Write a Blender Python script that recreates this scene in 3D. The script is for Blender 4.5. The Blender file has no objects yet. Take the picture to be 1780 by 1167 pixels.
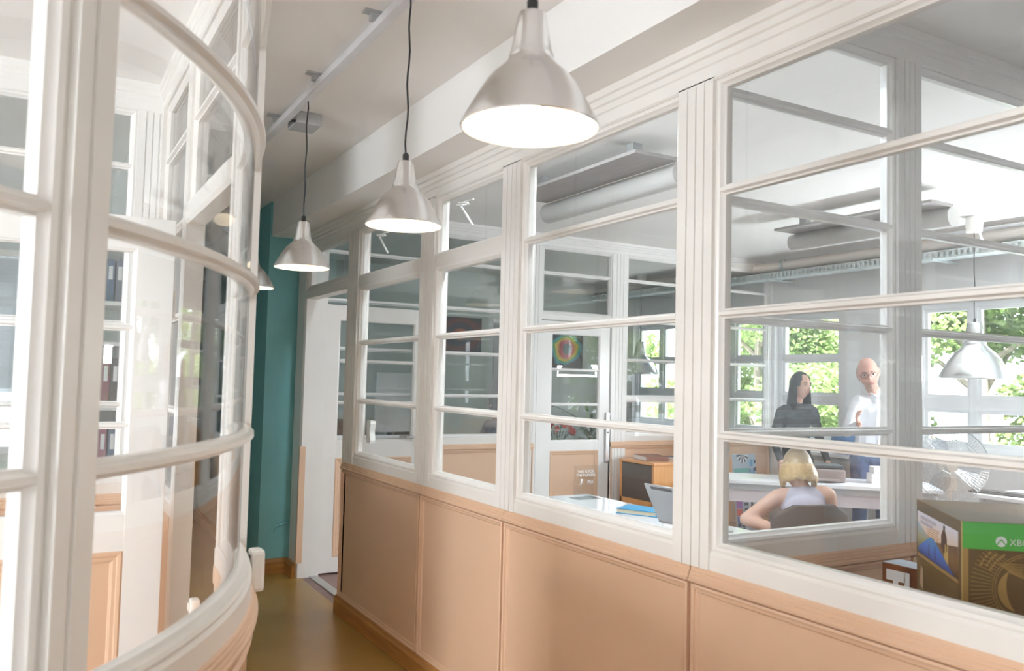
import bpy, bmesh, math, random
import numpy as np
from mathutils import Vector, Matrix
random.seed(7); rng = np.random.default_rng(7)
sc = bpy.context.scene
COL = sc.collection
PI = math.pi

# ------------------------------------------------------------------ camera
cam_d = bpy.data.cameras.new('camera'); cam = bpy.data.objects.new('camera', cam_d); COL.objects.link(cam)
cam_d.sensor_width = 36.0; cam_d.lens = 36.0*1453.55/1780.0
dx = Vector((0.86713, 0.04726, 0.49580)); dy = Vector((-0.49750, 0.03485, 0.86676)); 
dy = (dy - dx*dx.dot(dy)).normalized(); dz = dx.cross(dy).normalized()     # world axes in camera space (x right, y down, z ahead)
right = Vector((dx.x, dy.x, dz.x)); down = Vector((dx.y, dy.y, dz.y)); fwd = Vector((dx.z, dy.z, dz.z))
cm = Matrix((( right.x, -down.x, -fwd.x, 0.0), (right.y, -down.y, -fwd.y, 0.0), (right.z, -down.z, -fwd.z, 1.5), (0, 0, 0, 1)))
cam.matrix_world = cm
cam_d.clip_start = 0.05; cam_d.clip_end = 200
cam_d.dof.use_dof = True; cam_d.dof.focus_distance = 4.6; cam_d.dof.aperture_fstop = 5.0
sc.camera = cam

# ------------------------------------------------------------------ world, exposure
world = bpy.data.worlds.new('sky'); sc.world = world; world.use_nodes = True
wn = world.node_tree; bg = wn.nodes['Background']
tcw = wn.nodes.new('ShaderNodeTexCoord'); sep = wn.nodes.new('ShaderNodeSeparateXYZ'); mr_ = wn.nodes.new('ShaderNodeMapRange')
rampw = wn.nodes.new('ShaderNodeValToRGB')
wn.links.new(tcw.outputs['Generated'], sep.inputs[0]); wn.links.new(sep.outputs['Z'], mr_.inputs[0])
mr_.inputs[1].default_value = -0.3; mr_.inputs[2].default_value = 1.0
wn.links.new(mr_.outputs[0], rampw.inputs[0]); wn.links.new(rampw.outputs[0], bg.inputs[0])
rampw.color_ramp.elements[0].color = (0.88, 0.94, 1.0, 1); rampw.color_ramp.elements[1].color = (0.74, 0.86, 1.0, 1)
bg.inputs[1].default_value = 7.0
sun_d = bpy.data.lights.new('sun', 'SUN'); sun_d.energy = 42.0; sun_d.angle = 0.02; sun_d.color = (1, 0.95, 0.86)
sun = bpy.data.objects.new('sun', sun_d); COL.objects.link(sun); sun.rotation_euler = Vector((0.50, 0.30, -0.81)).to_track_quat('-Z', 'Y').to_euler()
sc.view_settings.view_transform = 'Standard'; sc.view_settings.look = 'None'
sc.view_settings.exposure = 0.12; sc.view_settings.gamma = 1.0; sc.view_settings.use_curve_mapping = False
sc.cycles.max_bounces = 14; sc.cycles.diffuse_bounces = 7; sc.cycles.glossy_bounces = 5
sc.cycles.transparent_max_bounces = 40; sc.cycles.transmission_bounces = 8
sc.cycles.sample_clamp_indirect = 8.0; sc.cycles.caustics_reflective = False; sc.cycles.caustics_refractive = False

def add_window_fill(loc, rot, sx, sy, power, col=(0.87, 0.94, 1.0)):      # added area lamp in a window opening, out of view, topping up the daylight
    d = bpy.data.lights.new('window_fill', 'AREA'); d.shape = 'RECTANGLE'; d.size = sx; d.size_y = sy; d.energy = power; d.color = col
    o = bpy.data.objects.new('window_fill', d); COL.objects.link(o); o.location = loc; o.rotation_euler = rot
add_window_fill((-4.97, 0.9, 1.65), (0, -PI/2, 0), 1.45, 1.75, 220)      # fill lamp at the left room window
add_window_fill((6.80, 2.95, 1.66), (0, PI/2, 0), .16, 1.3, 125)         # fill lamp at the out-of-view end of the broad office window

# ------------------------------------------------------------------ materials
def nmat(name):
    m = bpy.data.materials.new(name); m.use_nodes = True
    return m, m.node_tree, m.node_tree.nodes['Principled BSDF']
def pmat(name, col, rough=0.5, metal=0.0, var=0.04, scale=6.0, bump=0.0, bscale=60.0, coat=0.0, spec=0.5):
    m, nt, b = nmat(name)
    tc = nt.nodes.new('ShaderNodeTexCoord'); n = nt.nodes.new('ShaderNodeTexNoise'); n.inputs['Scale'].default_value = scale; n.inputs['Detail'].default_value = 3
    r = nt.nodes.new('ShaderNodeValToRGB')
    lo = [max(0, c*(1-var)) for c in col]; hi = [min(1, c*(1+var)) for c in col]
    r.color_ramp.elements[0].color = (*lo, 1); r.color_ramp.elements[1].color = (*hi, 1)
    r.color_ramp.elements[0].position = 0.3; r.color_ramp.elements[1].position = 0.7
    nt.links.new(tc.outputs['Object'], n.inputs['Vector']); nt.links.new(n.outputs['Fac'], r.inputs[0]); nt.links.new(r.outputs[0], b.inputs['Base Color'])
    b.inputs['Roughness'].default_value = rough; b.inputs['Metallic'].default_value = metal
    b.inputs['Coat Weight'].default_value = coat; b.inputs['Specular IOR Level'].default_value = spec
    if bump:
        n2 = nt.nodes.new('ShaderNodeTexNoise'); n2.inputs['Scale'].default_value = bscale; n2.inputs['Detail'].default_value = 4
        bp = nt.nodes.new('ShaderNodeBump'); bp.inputs['Strength'].default_value = bump; bp.inputs['Distance'].default_value = 0.004
        nt.links.new(tc.outputs['Object'], n2.inputs['Vector']); nt.links.new(n2.outputs['Fac'], bp.inputs['Height']); nt.links.new(bp.outputs[0], b.inputs['Normal'])
    return m
def emat(name, col, s):
    m = bpy.data.materials.new(name); m.use_nodes = True; nt = m.node_tree; nt.nodes.clear()
    e = nt.nodes.new('ShaderNodeEmission'); o = nt.nodes.new('ShaderNodeOutputMaterial'); e.inputs[0].default_value = (*col, 1); e.inputs[1].default_value = s
    nt.links.new(e.outputs[0], o.inputs[0]); return m
def glassmat(name, tint=(0.988, 0.992, 0.99), f0=0.045, fmax=0.75, wav=0.0, rough=0.0):
    m = bpy.data.materials.new(name); m.use_nodes = True; nt = m.node_tree; nt.nodes.clear()
    t = nt.nodes.new('ShaderNodeBsdfTransparent'); t.inputs[0].default_value = (*tint, 1)
    g = nt.nodes.new('ShaderNodeBsdfGlossy'); g.inputs['Roughness'].default_value = rough
    lw = nt.nodes.new('ShaderNodeLayerWeight'); lw.inputs[0].default_value = 0.5
    p = nt.nodes.new('ShaderNodeMath'); p.operation = 'POWER'; p.inputs[1].default_value = 5.0
    ma = nt.nodes.new('ShaderNodeMath'); ma.operation = 'MULTIPLY_ADD'; ma.inputs[1].default_value = fmax; ma.inputs[2].default_value = f0
    mx = nt.nodes.new('ShaderNodeMixShader'); o = nt.nodes.new('ShaderNodeOutputMaterial')
    nt.links.new(lw.outputs['Facing'], p.inputs[0]); nt.links.new(p.outputs[0], ma.inputs[0]); nt.links.new(ma.outputs[0], mx.inputs[0])
    nt.links.new(t.outputs[0], mx.inputs[1]); nt.links.new(g.outputs[0], mx.inputs[2]); nt.links.new(mx.outputs[0], o.inputs[0])
    if wav:
        tc = nt.nodes.new('ShaderNodeTexCoord'); n = nt.nodes.new('ShaderNodeTexNoise'); n.inputs['Scale'].default_value = 5.0; n.inputs['Detail'].default_value = 1
        bp = nt.nodes.new('ShaderNodeBump'); bp.inputs['Strength'].default_value = wav; bp.inputs['Distance'].default_value = 0.01
        nt.links.new(tc.outputs['Object'], n.inputs['Vector']); nt.links.new(n.outputs['Fac'], bp.inputs['Height']); nt.links.new(bp.outputs[0], g.inputs['Normal'])
    return m
def woodmat(name, c1, c2, rough=0.35, axis=1, scale=3.0):
    m, nt, b = nmat(name)
    tc = nt.nodes.new('ShaderNodeTexCoord'); mp = nt.nodes.new('ShaderNodeMapping'); s = [14.0, 14.0, 14.0]; s[axis] = 1.0
    mp.inputs['Scale'].default_value = s
    n = nt.nodes.new('ShaderNodeTexNoise'); n.inputs['Scale'].default_value = scale; n.inputs['Detail'].default_value = 6
    r = nt.nodes.new('ShaderNodeValToRGB'); r.color_ramp.elements[0].color = (*c1, 1); r.color_ramp.elements[1].color = (*c2, 1)
    r.color_ramp.elements[0].position = 0.35; r.color_ramp.elements[1].position = 0.65
    nt.links.new(tc.outputs['Object'], mp.inputs[0]); nt.links.new(mp.outputs[0], n.inputs['Vector']); nt.links.new(n.outputs['Fac'], r.inputs[0]); nt.links.new(r.outputs[0], b.inputs['Base Color'])
    b.inputs['Roughness'].default_value = rough
    return m

M = {}
M['cream'] = pmat('cream_gloss_paint', (0.79, 0.755, 0.715), 0.28, var=0.025, scale=3, bump=0.12, bscale=45)
M['white'] = pmat('white_gloss_paint', (0.86, 0.85, 0.835), 0.25, var=0.02, scale=3, bump=0.10, bscale=45)
M['whitewin'] = pmat('white_window_paint', (0.82, 0.83, 0.84), 0.35, var=0.02)
M['tan'] = pmat('tan_gloss_paint', (0.70, 0.47, 0.32), 0.30, var=0.02, scale=2, bump=0.10, bscale=60)
M['tan_trim'] = pmat('tan_trim_paint', (0.71, 0.48, 0.33), 0.28, var=0.02, scale=2)
M['ceiling'] = pmat('ceiling_paint', (0.87, 0.85, 0.83), 0.85, var=0.02, scale=1.2, bump=0.15, bscale=30)
M['wallwhite'] = pmat('white_wall_paint', (0.80, 0.80, 0.80), 0.8, var=0.02, scale=2, bump=0.1, bscale=50)
M['wallgrey'] = pmat('pale_grey_wall_paint', (0.62, 0.66, 0.64), 0.8, var=0.03, scale=2)
M['teal'] = pmat('teal_wall_paint', (0.225, 0.53, 0.555), 0.6, var=0.05, scale=2.5, bump=0.25, bscale=40)
M['end_shade'] = pmat('shade_brown_end_wall', (0.12, 0.075, 0.055), 0.5, var=.1)  # unlit far end of the corridor: its shade is put into this dark brown
M['lino'] = pmat('ochre_linoleum', (0.37, 0.215, 0.060), 0.27, var=0.10, scale=2.2, bump=0.03, bscale=120, spec=0.35)
M['darkfloor'] = pmat('dark_red_brown_floor', (0.22, 0.125, 0.11), 0.35, var=0.12, scale=3)
M['greyfloor'] = pmat('pale_grey_carpet', (0.46, 0.46, 0.47), 0.9, var=0.08, scale=30)
M['beigefloor'] = pmat('pale_beige_floor', (0.62, 0.60, 0.57), 0.4, var=0.05, scale=3)
M['skirt'] = woodmat('orange_brown_wood', (0.36, 0.155, 0.038), (0.46, 0.215, 0.06), 0.3, axis=1)
M['skirtx'] = woodmat('orange_brown_wood_across', (0.36, 0.155, 0.038), (0.46, 0.215, 0.06), 0.3, axis=0)
M['beech'] = woodmat('orange_beech', (0.72, 0.34, 0.12), (0.78, 0.40, 0.16), 0.35, axis=2)
M['glass'] = glassmat('clear_old_glass', wav=0.02)
M['curveglass'] = glassmat('wavy_curved_glass', f0=0.06, fmax=0.9, wav=0.04)
M['acrylic'] = glassmat('clear_acrylic', tint=(0.94, 0.95, 0.96), f0=0.08)
M['metal'] = pmat('grey_metal', (0.55, 0.56, 0.57), 0.35, 1.0)
M['steel'] = pmat('satin_steel', (0.70, 0.70, 0.72), 0.3, 1.0)
M['zinc'] = pmat('threshold_zinc', (0.50, 0.50, 0.49), 0.45, 0.6)
M['galv'] = pmat('galvanised_tray', (0.62, 0.68, 0.68), 0.5, 0.3, var=0.08, scale=20)
M['black'] = pmat('black_plastic', (0.02, 0.02, 0.022), 0.4)
M['charcoal'] = pmat('charcoal_plastic', (0.07, 0.075, 0.085), 0.5)
M['plastic'] = pmat('white_plastic', (0.82, 0.80, 0.76), 0.35)
M['greyplastic'] = pmat('grey_plastic', (0.45, 0.46, 0.47), 0.45)
M['diffuser'] = pmat('unlit_grey_diffuser', (0.52, 0.51, 0.49), 0.4)
M['plate'] = pmat('grey_beige_plate', (0.36, 0.34, 0.33), 0.5)
M['trunk'] = pmat('conduit_grey_white', (0.70, 0.70, 0.73), 0.4)
M['desk'] = pmat('glossy_white_laminate', (0.78, 0.79, 0.81), 0.08, var=0.01)
M['deskm'] = pmat('white_desk_laminate', (0.82, 0.82, 0.84), 0.3, var=0.01)
M['apron'] = pmat('pale_mauve_panel', (0.66, 0.58, 0.60), 0.5)
M['slat'] = None
M['paper'] = pmat('white_paper', (0.85, 0.85, 0.86), 0.7)
def alu():
    m, nt, b = nmat('brushed_aluminium')
    b.inputs['Base Color'].default_value = (0.86, 0.865, 0.875, 1); b.inputs['Metallic'].default_value = 1.0; b.inputs['Roughness'].default_value = 0.19
    b.inputs['Anisotropic'].default_value = 0.85
    tg = nt.nodes.new('ShaderNodeTangent'); tg.direction_type = 'RADIAL'; tg.axis = 'Z'; nt.links.new(tg.outputs[0], b.inputs['Tangent'])
    tc = nt.nodes.new('ShaderNodeTexCoord'); mp = nt.nodes.new('ShaderNodeMapping'); mp.inputs['Scale'].default_value = (3, 3, 400)
    n = nt.nodes.new('ShaderNodeTexNoise'); n.inputs['Scale'].default_value = 3; bp = nt.nodes.new('ShaderNodeBump'); bp.inputs['Strength'].default_value = 0.05; bp.inputs['Distance'].default_value = 0.002
    nt.links.new(tc.outputs['Object'], mp.inputs[0]); nt.links.new(mp.outputs[0], n.inputs['Vector']); nt.links.new(n.outputs['Fac'], bp.inputs['Height']); nt.links.new(bp.outputs[0], b.inputs['Normal'])
    return m
def slatmat():
    m = bpy.data.materials.new('white_blind_slat'); m.use_nodes = True; nt = m.node_tree; nt.nodes.clear()
    o = nt.nodes.new('ShaderNodeOutputMaterial'); d = nt.nodes.new('ShaderNodeBsdfDiffuse'); t = nt.nodes.new('ShaderNodeBsdfTranslucent'); mx = nt.nodes.new('ShaderNodeMixShader'); mx.inputs[0].default_value = .5
    d.inputs[0].default_value = (.80, .81, .82, 1); t.inputs[0].default_value = (.75, .78, .80, 1)
    nt.links.new(d.outputs[0], mx.inputs[1]); nt.links.new(t.outputs[0], mx.inputs[2]); nt.links.new(mx.outputs[0], o.inputs[0]); return m
M['slat'] = slatmat()
M['alu'] = alu()
M['shadein'] = pmat('white_shade_lining', (0.88, 0.86, 0.82), 0.5, var=0.0)
M['bulb'] = emat('warm_bulb', (1.0, 0.84, 0.64), 55.0)

M['bark'] = pmat('grey_bark', (0.26, 0.22, 0.18), 0.9, var=.3, scale=9, bump=.8, bscale=18)

# ------------------------------------------------------------------ mesh helpers
def wloc(o):
    v = Vector((0, 0, 0))
    while o is not None:
        v += o.location; o = o.parent
    return v
class MB:
    def __init__(s): s.v = []; s.f = []; s.mi = []
    def add(s, vs, fs, mi=0):
        b = len(s.v); s.v.extend([tuple(p) for p in vs]); s.f.extend([tuple(b+i for i in f) for f in fs]); s.mi.extend([mi]*len(fs)); return s
    def box(s, a, b, mi=0, fm=None):
        x0, y0, z0 = a; x1, y1, z1 = b
        vs = [(x0,y0,z0),(x1,y0,z0),(x1,y1,z0),(x0,y1,z0),(x0,y0,z1),(x1,y0,z1),(x1,y1,z1),(x0,y1,z1)]
        if fm: vs = [fm(*p) for p in vs]
        return s.add(vs, [(0,3,2,1),(4,5,6,7),(0,1,5,4),(1,2,6,5),(2,3,7,6),(3,0,4,7)], mi)
    def ext_u(s, prof, u0, u1, fm, n=1, mi=0):        # profile of (v, z) swept along u
        k = len(prof); vs = []; fs = []
        for i in range(n+1):
            u = u0+(u1-u0)*i/n
            vs += [fm(u, p[0], p[1]) for p in prof]
        for i in range(n):
            for j in range(k):
                fs.append((i*k+j, i*k+(j+1) % k, (i+1)*k+(j+1) % k, (i+1)*k+j))
        fs.append(tuple(range(k-1, -1, -1))); fs.append(tuple(n*k+j for j in range(k)))
        return s.add(vs, fs, mi)
    def ext_z(s, prof, z0, z1, fm, mi=0):             # profile of (u, v) swept along z
        k = len(prof); vs = [fm(p[0], p[1], z0) for p in prof]+[fm(p[0], p[1], z1) for p in prof]
        fs = [(j, (j+1) % k, k+(j+1) % k, k+j) for j in range(k)]+[tuple(range(k-1, -1, -1)), tuple(k+j for j in range(k))]
        return s.add(vs, fs, mi)
    def loop(s, u0, u1, z0, z1, prof, fm, n=1, mi=0): # mitred rectangle, profile of (inset, v)
        nodes = []
        for i in range(n+1): nodes.append((u0+(u1-u0)*i/n, z0, (1 if i == 0 else -1 if i == n else 0), 1))
        for i in range(n+1): nodes.append((u1+(u0-u1)*i/n, z1, (-1 if i == 0 else 1 if i == n else 0), -1))
        k = len(prof); N = len(nodes); vs = []; fs = []
        for (u, z, du, dz_) in nodes:
            vs += [fm(u+du*p[0], p[1], z+dz_*p[0]) for p in prof]
        for i in range(N):
            for j in range(k):
                a = i*k; b = ((i+1) % N)*k
                fs.append((a+j, a+(j+1) % k, b+(j+1) % k, b+j))
        return s.add(vs, fs, mi)
    def lathe(s, prof, c=(0,0,0), n=32, mi=0, closed=False):
        vs = []; fs = []; k = len(prof)
        for i in range(n):
            a = 2*PI*i/n
            vs += [(c[0]+p[0]*math.cos(a), c[1]+p[0]*math.sin(a), c[2]+p[1]) for p in prof]
        for i in range(n):
            for j in range(k-1 if not closed else k):
                a = i*k; b = ((i+1) % n)*k
                fs.append((a+j, b+j, b+(j+1) % k, a+(j+1) % k))
        return s.add(vs, fs, mi)
    def cyl(s, p0, p1, r0, r1=None, n=12, mi=0):
        r1 = r0 if r1 is None else r1
        p0 = Vector(p0); p1 = Vector(p1); d = (p1-p0).normalized(); a = d.orthogonal().normalized(); b = d.cross(a)
        vs = []
        for (p, r) in ((p0, r0), (p1, r1)):
            vs += [p+(a*math.cos(2*PI*i/n)+b*math.sin(2*PI*i/n))*r for i in range(n)]
        fs = [(i, (i+1) % n, n+(i+1) % n, n+i) for i in range(n)]+[tuple(range(n-1, -1, -1)), tuple(range(n, 2*n))]
        return s.add(vs, fs, mi)
    def tube(s, pts, r, n=8, mi=0):
        pts = [Vector(p) for p in pts]; vs = []; m = len(pts); ref = None
        for i, p in enumerate(pts):
            d = (pts[min(i+1, m-1)]-pts[max(i-1, 0)]).normalized()
            a = (ref-d*ref.dot(d)).normalized() if ref is not None and (ref-d*ref.dot(d)).length > 1e-4 else d.orthogonal().normalized()
            ref = a; b = d.cross(a); rr = r[i] if isinstance(r, (list, tuple)) else r
            vs += [p+(a*math.cos(2*PI*k/n)+b*math.sin(2*PI*k/n))*rr for k in range(n)]
        fs = [(i*n+k, i*n+(k+1) % n, (i+1)*n+(k+1) % n, (i+1)*n+k) for i in range(m-1) for k in range(n)]
        fs += [tuple(range(n-1, -1, -1)), tuple((m-1)*n+k for k in range(n))]
        return s.add(vs, fs, mi)
    def ball(s, c, r, n=16, m=10, mi=0, fm=None):
        rx, ry, rz = r if isinstance(r, (tuple, list)) else (r, r, r); vs = []; fs = []
        for j in range(m+1):
            t = PI*j/m
            for i in range(n):
                a = 2*PI*i/n
                vs.append((c[0]+rx*math.sin(t)*math.cos(a), c[1]+ry*math.sin(t)*math.sin(a), c[2]+rz*math.cos(t)))
        for j in range(m):
            for i in range(n): fs.append((j*n+i, (j+1)*n+i, (j+1)*n+(i+1) % n, j*n+(i+1) % n))
        if fm: vs = [fm(*p) for p in vs]
        return s.add(vs, fs, mi)
    def build(s, name, mat, parent=None, smooth=None, bevel=0.0, recalc=True):
        vs = np.array(s.v, float); lo = vs.min(0); hi = vs.max(0); c = (lo+hi)/2
        if parent is None: c[2] = lo[2]
        me = bpy.data.meshes.new(name); me.from_pydata((vs-c).tolist(), [], s.f)
        for m in (mat if isinstance(mat, (list, tuple)) else [mat]): me.materials.append(m)
        me.polygons.foreach_set('material_index', s.mi)
        if recalc or bevel:
            bm = bmesh.new(); bm.from_mesh(me)
            bmesh.ops.remove_doubles(bm, verts=bm.verts, dist=1e-5)
            if recalc: bmesh.ops.recalc_face_normals(bm, faces=bm.faces)
            if bevel:
                es = [e for e in bm.edges if len(e.link_faces) == 2 and e.calc_face_angle(0) > 0.6]
                bmesh.ops.bevel(bm, geom=es, offset=bevel, segments=2, affect='EDGES', profile=0.6)
            bm.to_mesh(me); bm.free()
        if smooth is not None:
            me.shade_smooth(); me.set_sharp_from_angle(angle=math.radians(smooth))
        o = bpy.data.objects.new(name, me); COL.objects.link(o)
        o.location = Vector(c) - (wloc(parent) if parent else Vector((0, 0, 0)))
        if parent: o.parent = parent
        return o
def empty(name, loc, rz=0.0):
    o = bpy.data.objects.new(name, None); COL.objects.link(o); o.location = loc; o.rotation_euler = (0, 0, rz); o.empty_display_size = 0.1
    return o
def tag(o, label=None, cat=None, group=None, kind=None):
    if label: o['label'] = label
    if cat: o['category'] = cat
    if group: o['group'] = group
    if kind: o['kind'] = kind
    return o
def copy_tree(o, parent=None):
    c = o.copy(); COL.objects.link(c); c.parent = parent
    for ch in list(o.children): copy_tree(ch, c)
    return c
def ident(x, y, z): return (x, y, z)
# ------------------------------------------------------------------ the building shell
W = 6.84; CEIL = 2.83
def slab(name, a, b, mat, label, cat):
    return tag(MB().box(a, b).build(name, mat), label, cat, kind='structure')
slab('floor', (-5.2, -3.1, -0.12), (0.45, 10.8, 0.0), M['beigefloor'], 'pale beige floor of the left room', 'floor')
slab('floor', (0.45, -3.1, -0.12), (1.80, 10.8, 0.0), M['lino'], 'glossy ochre linoleum floor of the corridor', 'floor')
slab('floor', (1.80, -3.1, -0.12), (2.95, 10.8, 0.0), M['darkfloor'], 'dark red-brown office floor beyond the open door', 'floor')
slab('floor', (2.95, -3.1, -0.12), (6.98, 10.8, 0.0), M['greyfloor'], 'pale grey office carpet', 'floor')
slab('ceiling', (-5.2, -3.1, CEIL), (6.98, 10.8, CEIL+0.2), M['ceiling'], 'off-white plaster ceiling', 'ceiling')
slab('trim_1', (1.55, -3.0, 2.56), (1.96, 10.5, CEIL), M['ceiling'], 'plastered ceiling beam above the long glazed partition', 'beam')
tw = empty('wall_end', (1.7, 6.55, 0)); tag(tw, 'teal painted end wall of the corridor', 'wall', kind='structure')
MB().box((1.535, 6.45, 0), (1.86, 9.2, 2.83)).build('pier', M['teal'], tw)
MB().box((0.54, 9.2, 0), (1.96, 9.35, 2.83)).build('far_end', M['end_shade'], tw)
slab('wall_back', (1.86, 9.25, 0), (6.98, 9.45, CEIL), M['wallgrey'], 'pale grey back wall of the farthest office', 'wall')
bb = empty('baseboard_end', (1.6, 6.44, 0)); tag(bb, 'orange-brown wooden skirting under the teal wall', 'skirting', kind='structure')
bp = [(-0.0, 0.0), (0.028, 0.0), (0.028, 0.085), (0.018, 0.098), (0.016, 0.108), (0.0, 0.112)]
MB().ext_u(bp, 1.507, 1.76, lambda u, v, z: (u, 6.45-v, z)).build('board', M['skirtx'], bb)
MB().ext_u(bp, 6.43, 9.2, lambda u, v, z: (1.535-v, u, z)).build('board', M['skirt'], bb)
MB().ext_u(bp, 6.23, 6.45, lambda u, v, z: (1.762-v, u, z)).build('return_board', M['skirt'], bb)

# profiles ---------------------------------------------------------
def munt(h=0.030, d=0.026):
    f = [(d*.45, -h/2), (d*.5, -h/2+.005), (d, -h*.18), (d, h*.18), (d*.5, h/2-.005), (d*.45, h/2)]
    return f+[(-p[0], p[1]) for p in reversed(f)]
BEAD = [(0, -.024), (0, .026), (.010, .030), (.018, .026), (.022, .018), (.030, .012), (.030, -.012), (.022, -.018), (.014, -.024)]
MOULD = [(0, .026), (0, .044), (.006, .047), (.012, .044), (.014, .038), (.022, .037), (.026, .033), (.028, .026)]
CAPP = [(-.036, .903), (.042, .903), (.052, .910), (.053, .917), (.047, .920), (.0475, .928), (.043, .930), (.0435, .938), (.039, .940), (.039, .9475), (.034, .953), (-.036, .953)]
def flute(u0, u1, d, gro=(), gw=.006, gd=.006, v0=None):
    f = [(u0, d)]
    for g in gro: f += [(g-gw/2, d), (g-gw*.3, d-gd), (g+gw*.3, d-gd), (g+gw/2, d)]
    f.append((u1, d))
    b = [(p[0], -p[1]) for p in reversed(f)] if v0 is None else [(u1, v0), (u0, v0)]
    return f+b
def top_prof(z0, z1):
    h = z1-z0
    f = [(.034, z0), (.040, z0+.006), (.040, z0+h*.36), (.046, z0+h*.40), (.046, z0+h*.56), (.053, z0+h*.60), (.053, z0+h*.76), (.061, z0+h*.80), (.061, z1)]
    return f+[(-p[0], p[1]) for p in reversed(f)]
def bay(root, fm, u0, u1, z0, z1, rows, mat, n=1, glass='glass', heavy=None, hz=.085):
    MB().loop(u0, u1, z0, z1, BEAD, fm, n).build('sash_frame', mat, root, smooth=30)
    edges = [z0+.018]
    for r in rows:
        if heavy and abs(r-heavy) < 1e-6:
            p = [(.018, r-hz/2-.012), (.030, r-hz/2), (.034, r-hz/2+.012), (.034, r+hz/2-.010), (.028, r+hz/2), (-.028, r+hz/2), (-.034, r+hz/2-.010), (-.034, r-hz/2+.012), (-.030, r-hz/2), (-.018, r-hz/2-.012)]
            MB().ext_u(p, u0+.004, u1-.004, fm, n).build('transom_rail', mat, root)
            edges += [r-hz/2, r+hz/2]
        else:
            p = [(a, r+b) for a, b in munt()]
            MB().ext_u(p, u0+.014, u1-.014, fm, n).build('muntin', mat, root, smooth=30)
            edges += [r-.008, r+.008]
    edges.append(z1-.018)
    for i in range(0, len(edges), 2):
        m = MB().ext_u([(-.002, edges[i]), (.002, edges[i]), (.002, edges[i+1]), (-.002, edges[i+1])], u0+.02, u1-.02, fm, n)
        m.build('pane', M[glass], root, smooth=30 if n > 1 else None)
def dado(root, fm, u0, u1, n=1, mould=True):
    MB().ext_u([(-.030, .0), (.030, .0), (.030, .905), (-.030, .905)], u0, u1, fm, n).build('panel', M['tan'], root, smooth=30)
    if mould:
        MB().loop(u0+.006, u1-.006, .105, .902, MOULD, fm, n).build('panel_moulding', M['tan_trim'], root, smooth=30)
    MB().ext_u(CAPP, u0, u1, fm, n).build('cap_rail', M['tan_trim'], root, smooth=30)
    MB().ext_u([(-.034, .953), (.034, .953), (.034, 1.000), (.028, 1.008), (-.028, 1.008), (-.034, 1.000)], u0, u1, fm, n).build('bottom_rail', M['cream'], root, smooth=30)

# ---- the long glazed partition on the right of the corridor
wr = empty('wall_right', (1.80, 3.0, 0)); tag(wr, 'long cream glazed partition with tan dado panels along the right of the corridor', 'partition', kind='structure')
fr = lambda u, v, z: (1.80-v, u, z)
R4 = [1.35, 1.715, 2.09]
posts = [(-0.60, -0.44), (0.56, 0.72), (1.878, 2.036), (3.035, 3.19), (3.90, 4.075), (5.06, 5.25)]
for (a, b) in posts:
    MB().ext_z(flute(a, b, .040, [a+(b-a)*k for k in (.24, .48, .73)]), .953, 2.44, fr).build('post', M['cream'], wr)
for i in range(5):
    a, b = posts[i][1], posts[i+1][0]
    hv = 2.10 if i >= 3 else None
    rows = [1.35, 1.715, 2.10] if hv else R4
    bay(wr, fr, a, b, 1.006, 2.436, rows, M['cream'], heavy=hv)
mids = [-0.6, 0.64, 1.955, 3.11, 3.985, 5.25]
for i in range(5): dado(wr, fr, mids[i]+.002, mids[i+1]-.002)
MB().ext_u(top_prof(2.43, 2.56), -3.0, 6.45, fr).build('head_rail', M['cream'], wr)
bay(wr, fr, 5.25, 6.21, 2.145, 2.436, [], M['cream'])
MB().ext_u([(.034, 2.075), (.040, 2.085), (.040, 2.135), (.030, 2.15), (-.03, 2.15), (-.05, 2.135), (-.05, 2.075)], 5.25, 6.23, fr).build('door_head', M['cream'], wr)
MB().ext_z([(6.21, -.13), (6.21, .030), (6.235, .040), (6.30, .040), (6.42, .040), (6.42, -.13)], 0.0, 2.44, fr).build('door_jamb', M['cream'], wr)
MB().ext_z([(5.19, -.10), (5.255, -.10), (5.255, .030), (5.19, .030)], 0.0, .95, fr).build('door_jamb', M['tan_trim'], wr)
MB().box((1.756, 6.205, 0.11), (1.80, 6.235, .97)).build('jamb_plinth', M['tan_trim'], wr)
# stay arms of the two opening top lights
for (u, z) in ((4.98, 2.40), (3.83, 2.40)):
    m = MB(); x = 1.86
    m.cyl((x, u, z), (x+.015, u-.13, z-.13), .006).cyl((x, u+.02, z-.005), (x, u-.16, z-.005), .005)
    m.lathe([(.028, -.004), (.034, 0), (.028, .004), (.02, 0)], (x, u-.05, z-.01), 20, closed=True)
    m.build('stay_arm', M['plastic'], wr, smooth=40)
# baseboard
br = empty('baseboard_right', (1.78, 2.0, 0)); tag(br, 'orange-brown wooden skirting along the right partition', 'skirting', kind='structure')
MB().ext_u([(0.028, 0), (.060, 0), (.060, .080), (.052, .092), (.050, .104), (.036, .112), (.028, .112)], -3.0, 5.262, fr).build('board', M['skirt'], br, bevel=0.003)
MB().ext_u([(.028, .112), (.036, .112), (.034, .122), (.028, .124)], -3.0, 5.255, fr).build('quarter_bead', M['tan_trim'], br)
MB().box((1.86, 5.255, -.001), (1.925, 6.28, .008)).build('threshold', M['zinc'], wr, bevel=.003)

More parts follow.
